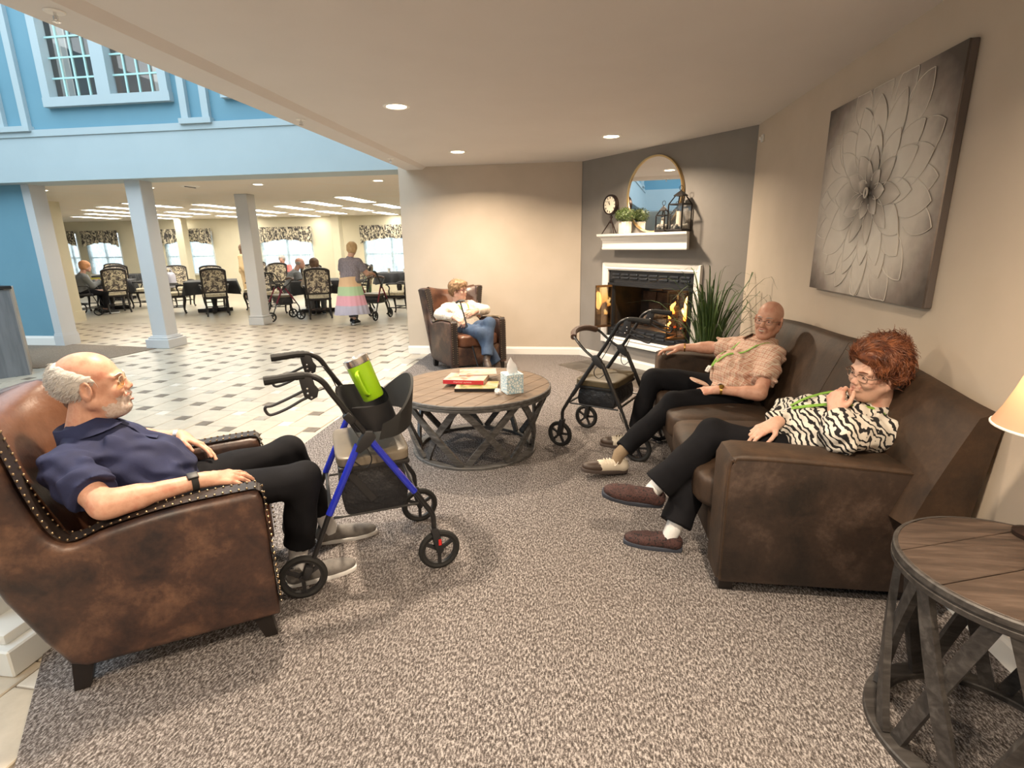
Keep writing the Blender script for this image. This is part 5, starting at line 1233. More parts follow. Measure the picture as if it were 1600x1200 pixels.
        at = c_.data.attributes.new('rest', 'FLOAT_VECTOR', 'POINT'); vv = np.array([v.co[:] for v in c_.data.vertices]); at.data.foreach_set('vector', rest(vv).ravel().astype(np.float32))
    # trousers
    if not o.get('skirt'):
        Q = SDF(); e2 = o.get('tr', .016); Q.ell(A['pelvis']-up*.02, np.array([.128*g, .175*g, .12])+.006, TR, .05)
        for s in 'RL':
            h_, k_, a_ = A['hip'+s], A['kn'+s], A['an'+s]; ax_ = unit(a_-k_); q = k_+(a_-k_)*o.get('hemt', .93)
            Q.cone(h_, k_, .074*g+e2, .054+e2, .035); Q.cone(k_, q+ax_*.04, .054+e2, o.get('cuff', .042)+e2, .03, 0, False, (q, ax_))
            Q.cone(q-ax_*.01, q+ax_*.08, o.get('cuff', .042)+e2-.012, o.get('cuff', .042)+e2-.012, .006, 0, True) if False else None
        Q.plane(A['pelvis']+up*.13, up, .01)
        Q.build('trousers', o['bottom'], max(res, .006), body, folds(.0065, .75, 9), rest)
    for s in 'RL':
        if o.get('sock') and ('heel'+s) in o: quick('sock', o['sock'], lambda b: b.tube([A['kn'+s]*.3+A['an'+s]*.7, A['an'+s], A['an'+s]*.45+o['heel'+s]*.55+unit(A['toe'+s]-o['heel'+s])*.045], [.046, .040, .038], 14), body)
    return body, H, HR, A, TR, C, S
def shoe(parent, heel, toe, up, mu, ms, w=.043, hi=.085, laces=None, name='shoe', toecap=None, mt=None):
    heel = np.asarray(heel, float); toe = np.asarray(toe, float); L = np.linalg.norm(toe-heel); R = frame(toe-heel, up)
    T = lambda x, y, z: heel+R @ np.array([x, y, z])
    S = SDF(); S.cone(T(.035, 0, .045), T(.60*L, 0, .035), .036, w-.002, .02); S.ell(T(.72*L, 0, .033), (.28*L, w, .036), R, .02, 1 if toecap else 0); S.cone(T(.045, 0, .05), T(.05, 0, hi), .036, .034, .02); S.cone(T(.08, 0, .06), T(.42*L, 0, .055), .03, .028, .02)
    S.cone(T(.045, 0, hi+.02), T(.05, 0, hi-.008), .027, .027, .004, 0, True); S.plane(T(0, 0, .010), -R[:, 2], .003)
    sh = S.build(name, [mu, toecap or mu], .0045, parent)
    def sole(b):
        n_ = 32; out = []
        for i in range(n_):
            t = 2*PI*i/n_; x = L*.5+L*.51*math.cos(t); hw = .036+(w+.003-.036)*min(1, max(0, (x/L-.1)/.5)); 
            y = hw*1.04*np.sign(math.sin(t))*abs(math.sin(t))**.55; out.append((x, y))
        b.prism(out, .024, R=R, c=T(0, 0, .012), bev=.004)
    quick('sole', ms, sole, sh)
    if laces:
        quick('laces', laces, lambda b: [b.tube([T(x, -.030, .072-.08*max(0, x-.09)), T(x+.008, -.012, .091-.08*max(0, x-.09)), T(x+.010, .012, .091-.08*max(0, x-.09)), T(x, .030, .072-.08*max(0, x-.09))], .0045, 6) for x in np.linspace(.085, .165, 5)]+[b.tube(bez([T(.09, s_*.004, .086), T(.085, s_*.03, .092), T(.11, s_*.045, .06), T(.10, s_*.012, .085)], 5), .003, 6) for s_ in (-1, 1)], sh)
    return sh
def glasses(parent, H, HR, m, w=.022, h=.016, lens=m_lens, r=.0016, z0=0., thick=1, temple=True):
    g = empty_child = None
    def rim(y): return [H(.1035-.010*abs(y*.031+math.cos(t)*w*.0)/.05-(.012 if abs(y) else 0)*abs(math.cos(t)*w+.0)*.0-.25*max(0, abs(y*.031+w*math.cos(t))-.03), y*.031+w*np.sign(math.cos(t))*abs(math.cos(t))**.75, z0+h*np.sign(math.sin(t))*abs(math.sin(t))**.75) for t in np.linspace(0, 2*PI, 26, endpoint=False)]
    def fr(b):
        for y in (-1, 1):
            b.tube(rim(y), r, 6, closed=True)
            if temple: b.tube([H(.094, y*.056, z0+.007), H(.085, y*.072, z0+.008), H(.02, y*.083, z0+.006), H(-.012, y*.084, z0-.002), H(-.025, y*.083, z0-.018)], r*1.1, 6)
        b.tube([H(.1015, -.010, z0+.003), H(.1075, 0, z0+.005), H(.1015, .010, z0+.003)], r, 6)
    f = quick('glasses', m, fr, parent)
    def ln(b):
        for y in (-1, 1):
            q = rim(y); b.add(q, [tuple(range(len(q)))])
    quick('lens', lens, ln, f); return f
def strands(b, pts, nrm, length, rad, flow, jitter, k=5, curl=0., nf=.5):
    for p, n_ in zip(pts, nrm):
        d = unit(n_*nf+flow(p, n_)+rng.normal(0, jitter, 3)); Lh = length*rng.uniform(.6, 1.3); s = unit(np.cross(d, n_+.01)); P = []; ph = rng.uniform(0, 6)
        for t in np.linspace(0, 1, k): P.append(p+d*Lh*t-n_*Lh*.45*t*t+(s*math.sin(ph+5*t)+n_*math.cos(ph+5*t))*curl*Lh*t)
        b.tube(P, [rad*(1-.75*t) for t in np.linspace(0, 1, k)], 4, cap=False)
def surf_locks(b, src, n, L, rad, flow, jit=.35, curl=.1, k=6, mask=None, nf=.5):
    me = src.data; c = np.array([p.center[:] for p in me.polygons]); nn_ = np.array([p.normal[:] for p in me.polygons])
    ids = np.arange(len(c))
    if mask is not None: ids = ids[mask(c)]
    ids = rng.choice(ids, n); strands(b, c[ids]-nn_[ids]*.002, nn_[ids], L, rad, flow, jit, k, curl, nf)
def ribbon(parent, C, H0, pts, w, m, name='lanyard', off=.004):
    """strap laid on the garment C: pts are (origin, outward dir) pairs marched onto the surface"""
    out = []; nr = []
    for p, d in pts:
        p = np.asarray(p, float); d = unit(d); ts = np.linspace(.26, -.05, 125); X = p+ts[:, None]*d; D = np.full(len(ts), 1.0)
        for q in C.P:
            if q[7] or q[0] == 'p': continue
            D = np.minimum(D, SDF.dist(q, X))
        i = np.argmax(D < .006); out.append(X[i]+d*off if D.min() < .006 else p); nr.append(d)
    out = bez(out, 4); nr = np.repeat(np.array(nr), 4, 0)[:len(out)]
    def fn(b):
        t = np.gradient(out, axis=0); vs = []
        for p, q, n_ in zip(out, t, nr):
            s = unit(np.cross(unit(q), n_)); vs += [p-s*w/2, p+s*w/2, p+s*w/2-n_*.003, p-s*w/2-n_*.003]
        b.add(vs, [(4*i+k, 4*i+(k+1) % 4, 4*i+4+(k+1) % 4, 4*i+4+k) for i in range(len(out)-1) for k in range(4)])
    return quick(name, m, fn, parent), out
def band(parent, name, m, p, d, r, w, th=.004):
    R = np.stack([frame(d, UP)[:, 1], frame(d, UP)[:, 2], unit(d)], 1)
    return quick(name, m, lambda b: b.lathe([(r, -w/2), (r+th, -w/2), (r+th, w/2), (r, w/2), (r, -w/2)], c=p, R=R, n=24), parent)

# ---------------------------------------------------------------- cloth
m_navy = M('navy_pique', (.009, .013, .050), .85, c2=(.014, .020, .070), sc=12, bmp=(320, .25, .002)); m_blacktr = M('black_trousers', (.005, .005, .0065), .85, c2=(.008, .008, .010), sc=8, bmp=(250, .2, .002), spec=.15)
m_denim = M('blue_denim', (.025, .045, .09), .85, c2=(.05, .085, .15), sc=10, bmp=(300, .3, .002)); m_greysh = M('grey_canvas', (.13, .12, .115), .8, c2=(.17, .16, .15), sc=40, bmp=(300, .3, .002)); m_whites = M('white_sole', (.68, .68, .68), .5); m_whitesock = M('white_sock', (.62, .62, .62), .9, bmp=(150, .4, .003))
m_tansock = M('tan_sock', (.26, .19, .12), .9, bmp=(120, .5, .004)); m_cream_l = M('cream_leather', (.60, .54, .44), .45); m_brownsole = M('brown_sole', (.06, .045, .04), .6); m_lace = M('cream_lace', (.66, .60, .50), .8); m_dbrown = M('brown_leather', (.045, .028, .02), .5)
m_green = M('lime_lanyard', (.16, .34, .035), .6, c2=(.22, .42, .06), sc=60); m_goldw = M('gold_watch', (.70, .45, .12), .25, 1); m_white_p = M('white_plastic', (.68, .66, .62), .4); m_ring = M('gold_ring', (.75, .5, .2), .25, 1); m_silverw = M('silver_watch', (.55, .55, .55), .25, 1)
def plaid():
    m, nt, bs = newmat('plaid_cotton'); v = coords(nt, 'rest'); sx = nt.nodes.new('ShaderNodeSeparateXYZ'); nt.links.new(v, sx.inputs[0])
    def stripes(o, per, w, ph=0):
        f = mth(nt, 'FRACT', mth(nt, 'ADD', mth(nt, 'MULTIPLY', o, 1/per), ph)); return mth(nt, 'LESS_THAN', f, w)
    lx = sx.outputs[1]; z = sx.outputs[2]
    col = mixc(nt, mth(nt, 'MULTIPLY', stripes(lx, .028, .62), .45), (.60, .44, .33), (.44, .17, .11)); col = mixc(nt, mth(nt, 'MULTIPLY', stripes(z, .028, .62), .40), col, (.44, .17, .11))
    col = mixc(nt, mth(nt, 'MULTIPLY', stripes(lx, .014, .16, .1), .75), col, (.74, .64, .53)); col = mixc(nt, mth(nt, 'MULTIPLY', stripes(z, .014, .16, .1), .75), col, (.74, .64, .53))
    nt.links.new(col, bs.inputs['Base Color']); bs.inputs['Roughness'].default_value = .85; return m
m_plaid = plaid()
def zebra():
    m, nt, bs = newmat('zebra_fleece'); v = coords(nt, 'rest', (1.5, 1.1, 1.55)); w = nt.nodes.new('ShaderNodeTexWave'); w.inputs['Scale'].default_value = 8.2; w.inputs['Distortion'].default_value = 10.5; w.inputs['Detail'].default_value = 2.5; w.inputs['Detail Scale'].default_value = 1.4; w.bands_direction = 'Z'
    nt.links.new(v, w.inputs['Vector']); n = noise(nt, coords(nt, 'rest'), 16, 3); f = mth(nt, 'ADD', w.outputs['Fac'], mth(nt, 'MULTIPLY', mth(nt, 'SUBTRACT', n, .5), .55))
    nt.links.new(ramp(nt, f, [(.34, (.012, .011, .012)), (.42, (.66, .62, .55))]), bs.inputs['Base Color']); bs.inputs['Roughness'].default_value = .95; bump(nt, bs, noise(nt, coords(nt, 'Object'), 220, 2), .4, .003); return m
m_zebra = zebra()
m_floral, nt, bs = newmat('cream_print_knit'); _n = noise(nt, coords(nt, 'rest'), 60, 3, .7); nt.links.new(ramp(nt, _n, [(.35, (.28, .22, .18)), (.42, (.66, .58, .48)), (.7, (.70, .63, .53))]), bs.inputs['Base Color']); bs.inputs['Roughness'].default_value = .9
m_leop, nt, bs = newmat('leopard_slipper'); _n = noise(nt, coords(nt, 'Object'), 75, 2, .5, .6); nt.links.new(ramp(nt, _n, [(.38, (.008, .005, .006)), (.5, (.07, .028, .024)), (.62, (.03, .012, .012))]), bs.inputs['Base Color']); bs.inputs['Roughness'].default_value = .8
m_slipsole = M('slate_slipper_sole', (.032, .038, .055), .7)
m_whair = M('white_hair', (.50, .48, .45), .7, c2=(.62, .60, .57), sc=40); m_ghair = M('grey_hair', (.30, .29, .27), .7, c2=(.42, .4, .38), sc=40); m_rhair = M('auburn_hair', (.075, .020, .009), .5, c2=(.25, .085, .032), sc=34); m_bhair = M('light_brown_hair', (.17, .095, .045), .6, c2=(.30, .18, .09), sc=30); m_blond = M('blond_hair', (.46, .31, .15), .7, c2=(.58, .42, .24), sc=20); m_brhair = M('brown_hair', (.10, .055, .03), .6, c2=(.16, .09, .05), sc=20)
sk_A = skin('skin_fair_ruddy', (.48, .25, .17), (.58, .33, .235), (.50, .22, .15)); sk_C = skin('skin_ruddy', (.50, .26, .18), (.58, .325, .23), (.50, .23, .16)); sk_D = skin('skin_pale', (.54, .33, .24), (.60, .38, .29), (.55, .28, .21)); sk_B = skin('skin_pink', (.52, .30, .23), (.58, .35, .27), (.50, .24, .18))
m_gframe = M('thin_metal_frame', (.28, .20, .15), .3, .8); m_dframe = M('dark_red_frame', (.10, .03, .03), .4); m_cframe = M('clear_frame', (.5, .42, .32), .3)
def LP(Lf):                      # joints given in chair coordinates (forward, left, up)
    return lambda f, n, z: Lf(f, n, z)

# ---------------------------------------------------------------- man in navy polo (left chair)
q = LA
wRA, wLA = q(.455, .135, .672), q(.335, .625, .700)
JA = dict(head=q(.115, .415, 1.012), hf=dA*.99+UP*.10+nA*.0, hu=UP*.985-dA*.16, neck=q(.055, .415, .850), pelvis=q(.27, .415, .50), shR=q(.035, .225, .760), shL=q(.06, .605, .765),
    elR=q(.165, .055, .672), elL=q(.14, .69, .700), wrR=wRA, wrL=wLA, hipR=q(.36, .33, .515), hipL=q(.36, .51, .515), knR=q(.795, .30, .535), knL=q(.755, .635, .545), anR=q(.735, .365, .13), anL=q(.90, .66, .115), toeR=q(.98, .36, .03), toeL=q(1.03, .65, .03))
OA = dict(beard=M('white_stubble', (.46, .35, .29), .8, c2=(.58, .50, .46), sc=120), heelR=q(.675, .352, .03), heelL=q(.835, .672, .03), skin=sk_A, hs=1.03, girth=1.10, bg=1.05, belly=.04, sleeve='short', top=m_navy, topname='polo_shirt', bottom=m_blacktr, brow=m_whair, collar=True, vneck=.05, face=(.5, .010, 1.0, 1.06), neckw=1.10, sock=m_whitesock, hemt=.83, cuff=.050,
    handR=(dA*.93+nA*.30-UP*.18, UP*.9+nA*-.25+dA*.15, 1, (.28, .30, .33, .36), .08), handL=(dA*.80-nA*.42-UP*.42, UP*.80+nA*.30+dA*.45, -1, (.22, .25, .30, .38), .10), fold=.008)
pA, H, HR, A, TR, C, S_ = person('person', 'bald man with white hair in a navy polo shirt, sitting in the left armchair', JA, OA)
cap = SDF(); cap.ell(H(-.020, 0, .034), np.array([.103, .082, .090])*1.05, HR, .01); cap.plane(H(-.02, 0, .075), HR @ np.array([.55, 0, 1.]), .03); cap.plane(H(.028, 0, 0), HR @ np.array([1., 0, -.2]), .02); cap.ell(H(.004, .0, -.012), (.030, .12, .048), HR, .01, 0, True); cap.plane(H(-.05, 0, -.055), HR @ np.array([.0, 0, -1.]), .02)
hc = cap.build('hair', m_whair, .004, pA, folds(.0018, 5, 2)); quick('hair_strands', m_whair, lambda b: surf_locks(b, hc, 3600, .024, .0010, lambda p, n_: HR @ np.array([-.7, 0, -.55]), .25, .05, 4), hc)
glasses(pA, H, HR, m_cframe, .021, .0185, m_ylens, .0012, .002, temple=False)
ribbon(pA, C, H, [(A['neck']-TR[:, 2]*z_, TR[:, 0]) for z_ in (.06, .10, .14, .18)], .032, m_navy, 'placket', .003)
shoe(pA, q(.675, .352, .006), q(.985, .365, .006), UP, m_greysh, m_whites); shoe(pA, q(.835, .672, .006), q(1.14, .650, .006), UP, m_greysh, m_whites)
fr_ = unit(A['wrR']-A['elR']); bw = band(pA, 'smart_watch', m_rubber, A['wrR']-fr_*.035, fr_, .030, .022)
quick('watch_face', m_blackp, lambda b: b.box(A['wrR']-fr_*.035+UP*.030-nA*.012, (.036, .033, .012), frame(fr_, UP-nA*.4), .004), bw)
fl_ = unit(A['wrL']-A['elL']); bw = band(pA, 'wrist_watch', m_silverw, A['wrL']-fl_*.015, fl_, .030, .016)

# ---------------------------------------------------------------- man in plaid shirt (far end of the sofa)
v = lambda *a: np.array(a, float)
JC = dict(head=v(1.235, 3.74, .985), hf=(-.60, -.80, .0), hu=(.13, .02, .99), neck=v(1.235, 3.785, .835), pelvis=v(1.03, 3.70, .50), shR=v(1.13, 3.965, .755), shL=v(1.235, 3.595, .775), elR=v(.965, 4.115, .725), elL=v(1.12, 3.42, .565), wrR=v(.755, 4.165, .715), wrL=v(.885, 3.49, .565),
    hipR=v(.98, 3.79, .50), hipL=v(.98, 3.60, .48), knR=v(.52, 3.87, .545), knL=v(.60, 3.48, .475), anR=v(.40, 3.84, .12), anL=v(.255, 3.335, .155), toeR=v(.2, 3.87, .03), toeL=v(.03, 3.28, .09))
OC = dict(teeth=True, squint=.0028, heelL=v(.315, 3.36, .05), heelR=v(.44, 3.835, .03), skin=sk_C, hs=1.0, girth=1.05, bg=1.15, belly=.05, sleeve='short', top=m_plaid, topname='plaid_shirt', bottom=m_blacktr, brow=m_ghair, collar=True, vneck=.055, face=(1.5, .006, 1.05, 1.03), neckw=1.05, sock=m_tansock, hemt=.90, cuff=.046,
    handR=((-.97, .20, -.10), (0, -.1, 1), 1, (.35, .45, .5, .55), .06), handL=((-.93, .30, -.16), (-.15, -.35, .93), -1, (.35, .4, .45, .5), .06), fold=.008)
pC, H, HR, A, TR, C, S_ = person('person', 'bald smiling man in an orange plaid shirt at the far end of the sofa', JC, OC)
C_shirt = [c_ for c_ in pC.children if c_.name.startswith('plaid_shirt')][0]
glasses(pC, H, HR, m_gframe, .023, .016, m_lens, .0016)
f, l, u_ = TR[:, 0], TR[:, 1], TR[:, 2]; nk = A['neck']
for sg in (-1, 1):
    pts = [(nk+l*sg*.098-u_*.04-f*.05, u_+l*sg*.3), (nk+l*sg*.108-u_*.06, f*.6+u_), (nk+l*sg*.100-u_*.10, f+u_*.4), (nk+l*sg*.075-u_*.16, f), (nk+l*sg*.035-u_*.22, f), (nk+l*(sg*.010-.03)-u_*.31, f), (nk+l*(sg*.004-.05)-u_*.335, f)]
    lan, oo = ribbon(pC, C, H, pts, .017, m_green)
pend = quick('pendant', m_white_p, lambda b: (b.box(oo[-1]+f*.012-u_*.02, (.014, .042, .05), TR, .006), b.lathe([(0, 0), (.011, 0), (.011, .004), (0, .005)], c=oo[-1]+f*.02-u_*.02, R=np.stack([l, u_, f], 1))), pC)
fl_ = unit(A['wrL']-A['elL']); bw = band(pC, 'gold_watch', m_goldw, A['wrL']-fl_*.02, fl_, .029, .014); quick('watch_face', m_goldw, lambda b: b.lathe([(0, 0), (.016, 0), (.016, .006), (0, .008)], c=A['wrL']-fl_*.02+v(-.006, -.02, .027), R=np.stack([fl_, unit(np.cross(v(-.1, -.6, .8), fl_)), unit(v(-.1, -.6, .8))], 1)), bw)
fl_ = unit(A['wrR']-A['elR']); band(pC, 'bracelet', m_goldw, A['wrR']-fl_*.03, fl_, .029, .009)
shoe(pC, v(.315, 3.36, .022), v(.015, 3.265, .062), v(.12, 0, .99), m_cream_l, m_brownsole, .046, .085, m_lace, toecap=m_dbrown); shoe(pC, v(.44, 3.835, .008), v(.155, 3.885, .008), UP, m_cream_l, m_brownsole, .046, .085, m_lace, toecap=m_dbrown)
tl2 = quick('shirt_tail', m_plaid, lambda b: b.cushion(v(.80, 3.655, .575), (.13, .13, .016), roty(.35), p=3), C_shirt)
_vv = np.array([q_.co[:] for q_ in tl2.data.vertices]); tl2.data.attributes.new('rest', 'FLOAT_VECTOR', 'POINT').data.foreach_set('vector', ((_vv-A['pelvis'])@TR).ravel().astype(np.float32))

# ---------------------------------------------------------------- woman in zebra fleece (near end of the sofa)
JD = dict(head=v(1.285, 2.475, .938), hf=(-.93, -.30, -.20), hu=(-.13, -.22, .96), neck=v(1.345, 2.52, .765), pelvis=v(1.07, 2.62, .50), shR=v(1.27, 2.72, .685), shL=v(1.295, 2.385, .675), elR=v(1.06, 2.76, .64), elL=v(1.095, 2.285, .705), wrR=v(.915, 2.53, .665), wrL=v(1.11, 2.395, .765),
    hipR=v(1.02, 2.72, .50), hipL=v(1.02, 2.53, .49), knR=v(.645, 2.66, .475), knL=v(.655, 2.585, .580), anR=v(.47, 2.47, .12), anL=v(.375, 2.51, .315), toeR=v(.25, 2.5, .03), toeL=v(.12, 2.5, .30), cshift=v(-.01, -.02, .0))
OD = dict(squint=.0026, heelL=v(.415, 2.505, .25), heelR=v(.515, 2.45, .03), skin=sk_D, hs=.99, girth=1.18, bg=1.12, belly=.04, sleeve='long', loose=.020, top=m_zebra, topname='zebra_fleece', bottom=m_blacktr, brow=m_rhair, face=(.5, 0, .98, 1.10), neckw=1.1, hemt=.94, cuff=.058, vneck=.045, tr=.020, sock=m_whitesock,
    handR=((-.86, -.30, -.30), (-.30, -.30, .88), 1, (.35, .42, .48, .5), .06), handL=((.10, .55, .80), (-.75, -.50, .42), -1, (1.0, 1.25, 1.3, 1.3), .03), fold=.007)
pD, H, HR, A, TR, C, S_ = person('person', 'red haired woman in a zebra print fleece at the near end of the sofa', JD, OD)
glasses(pD, H, HR, m_gframe, .024, .017, m_lens, .0016)
hr = SDF()
for p, r in (((-.035, 0, .070), (.105, .098, .082)), ((.035, 0, .098), (.062, .076, .038)), ((-.06, .0, .02), (.075, .098, .075)), ((.0, .064, .050), (.060, .034, .055)), ((.0, -.064, .050), (.060, .034, .055)), ((-.03, .075, .0), (.045, .028, .05)), ((-.03, -.075, .0), (.045, .028, .05))): hr.ell(H(*p), r, HR, .02)
hr.ell(H(.095, 0, -.01), (.075, .064, .075), HR, .012, 0, True)
hm = hr.build('hair', m_rhair, .004, pD, folds(.006, 2.2, 5))
def swirl(p, n_):
    l = (p-A['head'])@HR; a = 1.5*math.sin(l[0]*15+1)+1.5*math.sin(l[1]*17)+1.2*math.sin(l[2]*19+2); t = np.cross(n_, HR[:, 1]*math.cos(a)+HR[:, 0]*math.sin(a)); return unit(t)*.95+HR @ np.array([-.25, 0, .12])
quick('hair_locks', m_rhair, lambda b: surf_locks(b, hm, 3600, .052, .0018, swirl, .22, .16, 7, None, .22), hm)
f, l, u_ = TR[:, 0], TR[:, 1], TR[:, 2]; nk = A['neck']
for sg in (-1, 1):
    pts = [(nk+l*sg*.075-u_*.01-f*.05, u_+l*sg*.2), (nk+l*sg*.085-u_*.045, f*.7+u_), (nk+l*sg*.070-u_*.12, f+u_*.2), (nk+l*sg*.040-u_*.20, f), (nk+l*(sg*.012)-u_*.28, f)]
    lan, oo = ribbon(pD, C, H, pts, .018, m_green)
quick('cord', m_whites, lambda b: b.tube(bez([oo[-1]+f*.006, oo[-1]+f*.012-u_*.04, oo[-1]+f*.016-u_*.07], 3), .0022, 6), pD)
quick('pendant', m_white_p, lambda b: (b.box(oo[-1]+f*.016-u_*.085, (.014, .046, .046), TR, .006), b.lathe([(.006, 0), (.012, 0), (.012, .004), (.006, .005)], c=oo[-1]+f*.022-u_*.085, R=np.stack([l, u_, f], 1))), pD)
shoe(pD, v(.415, 2.505, .225), v(.115, 2.49, .285), v(.19, -.32, .93), m_leop, m_slipsole, .046, .07, name='slipper'); shoe(pD, v(.515, 2.450, .006), v(.235, 2.515, .006), UP, m_leop, m_slipsole, .046, .07, name='slipper')

# ---------------------------------------------------------------- woman with the cane (far armchair)
q = LB
JB = dict(head=q(.17, .335, .965), hf=dB*.80+nB*.58-UP*.03, hu=UP*.985-dB*.1-nB*.12, neck=q(.125, .345, .815), pelvis=q(.31, .38, .49), shR=q(.14, .185, .745), shL=q(.14, .50, .755), elR=q(.20, .05, .685), elL=q(.25, .66, .705), wrR=q(.44, .16, .66), wrL=q(.38, .46, .715),
    hipR=q(.35, .31, .50), hipL=q(.35, .47, .50), knR=q(.74, .34, .50), knL=q(.73, .46, .60), anR=q(.80, .52, .13), anL=q(.86, .36, .24), toeR=q(1.0, .55, .03), toeL=q(1.02, .30, .16))
OB = dict(heelL=q(.79, .365, .19), heelR=q(.76, .50, .03), skin=sk_B, hs=.98, girth=.98, bg=1.0, belly=.02, sleeve='long', loose=.008, top=m_floral, topname='cream_sweater', bottom=m_denim, brow=m_bhair, face=(.5, .004, 1.0, 1.06), vneck=.05, hemt=.95, cuff=.046, res=.0065, sock=m_dbrown,
    handR=(dB*.80+nB*.45-UP*.35, UP*.85+dB*.3, 1, (.7, .75, .8, .8), .05), handL=(-nB*.85+dB*.35-UP*.1, UP*.6+dB*.8, -1, (.4, .45, .5, .5), .05), fold=.004)
pB, H, HR, A, TR, C, S_ = person('person', 'woman with short brown hair and glasses in cream top and jeans holding a cane', JB, OB)
glasses(pB, H, HR, m_dframe, .023, .014, m_lens, .0026)
hr = SDF(); hr.ell(H(-.018, 0, .045), (.112, .090, .092), HR, .02); hr.ell(H(-.045, 0, -.005), (.075, .088, .07), HR, .02); hr.ell(H(.055, .015, .085), (.045, .06, .032), HR, .02); hr.ell(H(.095, -.012, -.012), (.078, .064, .074), HR, .012, 0, True)
hm = hr.build('hair', m_bhair, .0055, pB, folds(.003, 3, 7))
quick('hair_locks', m_bhair, lambda b: surf_locks(b, hm, 1100, .04, .0022, lambda p, n_: HR @ np.array([.35 if (p-A['head'])@HR[:, 0] > 0 else -.1, .1, -.85]), .22, .05, 5), hm)
f, l, u_ = TR[:, 0], TR[:, 1], TR[:, 2]; nk = A['neck']
for sg in (-1, 1): ribbon(pB, C, H, [(nk+l*sg*.062-u_*.02, f+u_*.7), (nk+l*sg*.055-u_*.10, f), (nk+l*sg*.04-u_*.17, f), (nk+l*sg*.02-u_*.24, f)], .016, m_green)
shoe(pB, q(.79, .365, .175), q(1.02, .295, .115), UP*.9+dB*.4, m_dbrown, m_rubber, .04, .09); shoe(pB, q(.76, .50, .006), q(1.02, .56, .006), UP, m_dbrown, m_rubber, .04, .09)
cane = empty('walking_cane', tuple(q(.93, .26, 0)), 'black walking cane held by the woman in the far armchair', 'cane')
ct, cb_ = q(.415, .245, .845), q(.80, .30, .007); cm = cb_*.45+ct*.55
quick('shaft', m_black, lambda b: b.tube([ct, cb_], .009, 8), cane); quick('handle', m_black, lambda b: b.tube(bez([ct-l*.055-f*.01+u_*.0, ct-l*.02+u_*.012, ct+l*.02+u_*.014, ct+l*.06+u_*.006], 4), .013, 8), cane)
quick('label_band', m_whites, lambda b: b.tube([cm, cm*.82+cb_*.18], .0105, 8), cane); quick('rubber_tip', m_rubber, lambda b: b.cyl(cb_*.95+ct*.05, cb_, .013, .015), cane)
# ---------------------------------------------------------------- dining room
m_dwood = M('black_walnut', (.014, .010, .009), .4); m_toile, nt, bs = newmat('toile_upholstery')
_n = noise(nt, coords(nt, 'Object'), 16, 3, .7, 1.0); nt.links.new(ramp(nt, _n, [(.46, (.58, .51, .37)), (.53, (.08, .065, .06))]), bs.inputs['Base Color']); bs.inputs['Roughness'].default_value = .9
m_seatf = M('cream_seat_fabric', (.56, .50, .36), .9, c2=(.30, .26, .20), sc=22, lo=.45, hi=.7); m_cloth = M('black_tablecloth', (.010, .011, .014), .75, c2=(.018, .019, .023), sc=6); m_top = M('white_table_runner', (.45, .47, .5), .6)
def dining_chair(arms=True):
    r = empty('dining_chair', (0, 0, 0))                     # faces +x, back at -x
    quick('seat', m_seatf, lambda b: b.cushion((.0, 0, .465), (.50, .50, .09), None, p=6), r)
    quick('seat_rail', m_dwood, lambda b: b.box((0, 0, .415), (.50, .50, .05), None, .012, 1), r)
    Rb = roty(-.17); T = lambda x, y, z: np.array([-.235, 0, .52])+Rb @ np.array([x, y, z])
    arch = lambda w, z0, z1, dz: [(-w, z0), (w, z0), (w*1.03, z1)]+[(w*1.03*math.cos(a), z1+dz*math.sin(a)) for a in np.linspace(.25, PI-.25, 9)]+[(-w*1.03, z1)]
    Rp = Rb @ np.stack([[0, 1, 0], [0, 0, 1], [1, 0, 0]], 1).astype(float)
    fr = quick('back_frame', m_dwood, lambda b: b.prism(arch(.255, 0, .50, .075), .045, R=Rp, c=T(-.012, 0, 0), bev=.01, seg=1), r)
    for x in (.020, -.045): quick('back_panel', m_toile, lambda b: b.prism(arch(.215, .04, .47, .055), .02, R=Rp, c=T(x+.008, 0, 0), bev=.006, seg=1), r)
    for s in (-1, 1):
        quick('leg', m_dwood, lambda b: b.tube(bez([(.215, s*.215, .42), (.235, s*.23, .33), (.205, s*.21, .16), (.20, s*.205, .06), (.225, s*.225, .012)], 4), [.034, .034, .033, .032, .03, .028, .025, .023, .021, .019, .018, .018, .017, .017, .018, .024, .026], 8), r)
        quick('leg', m_dwood, lambda b: b.tube(bez([(-.235, s*.22, .52), (-.235, s*.22, .30), (-.27, s*.22, .12), (-.32, s*.22, .005)], 4), .02, 6), r)
        quick('stretcher', m_dwood, lambda b: b.bar((.205, s*.21, .16), (-.262, s*.22, .16), .022, .022), r)
        if arms: quick('arm', m_dwood, lambda b: (b.tube(bez([T(-.01, s*.245, .17), (-.05, s*.285, .69), (.12, s*.295, .685), (.17, s*.29, .665)], 4), .017, 7), b.tube(bez([(.14, s*.29, .67), (.10, s*.275, .60), (.13, s*.25, .52), (.12, s*.245, .42)], 4), .015, 7)), r)
    quick('stretcher', m_dwood, lambda b: b.bar((0, -.21, .16), (0, .21, .16), .022, .022), r)
    quick('stretcher', m_dwood, lambda b: b.bar((-.262, -.22, .22), (-.262, .22, .22), .02, .02), r)
    return r
proto = {True: dining_chair(True), False: None}; used = [False]
def chair(x, y, face, label, arms=True):
    o = proto[True] if not used[0] else copy_tree(proto[True]); used[0] = True
    o.location = (x, y, .006); o.rotation_euler.z = math.radians(face); tag(o, label, 'chair', 'dining room chairs'); return o
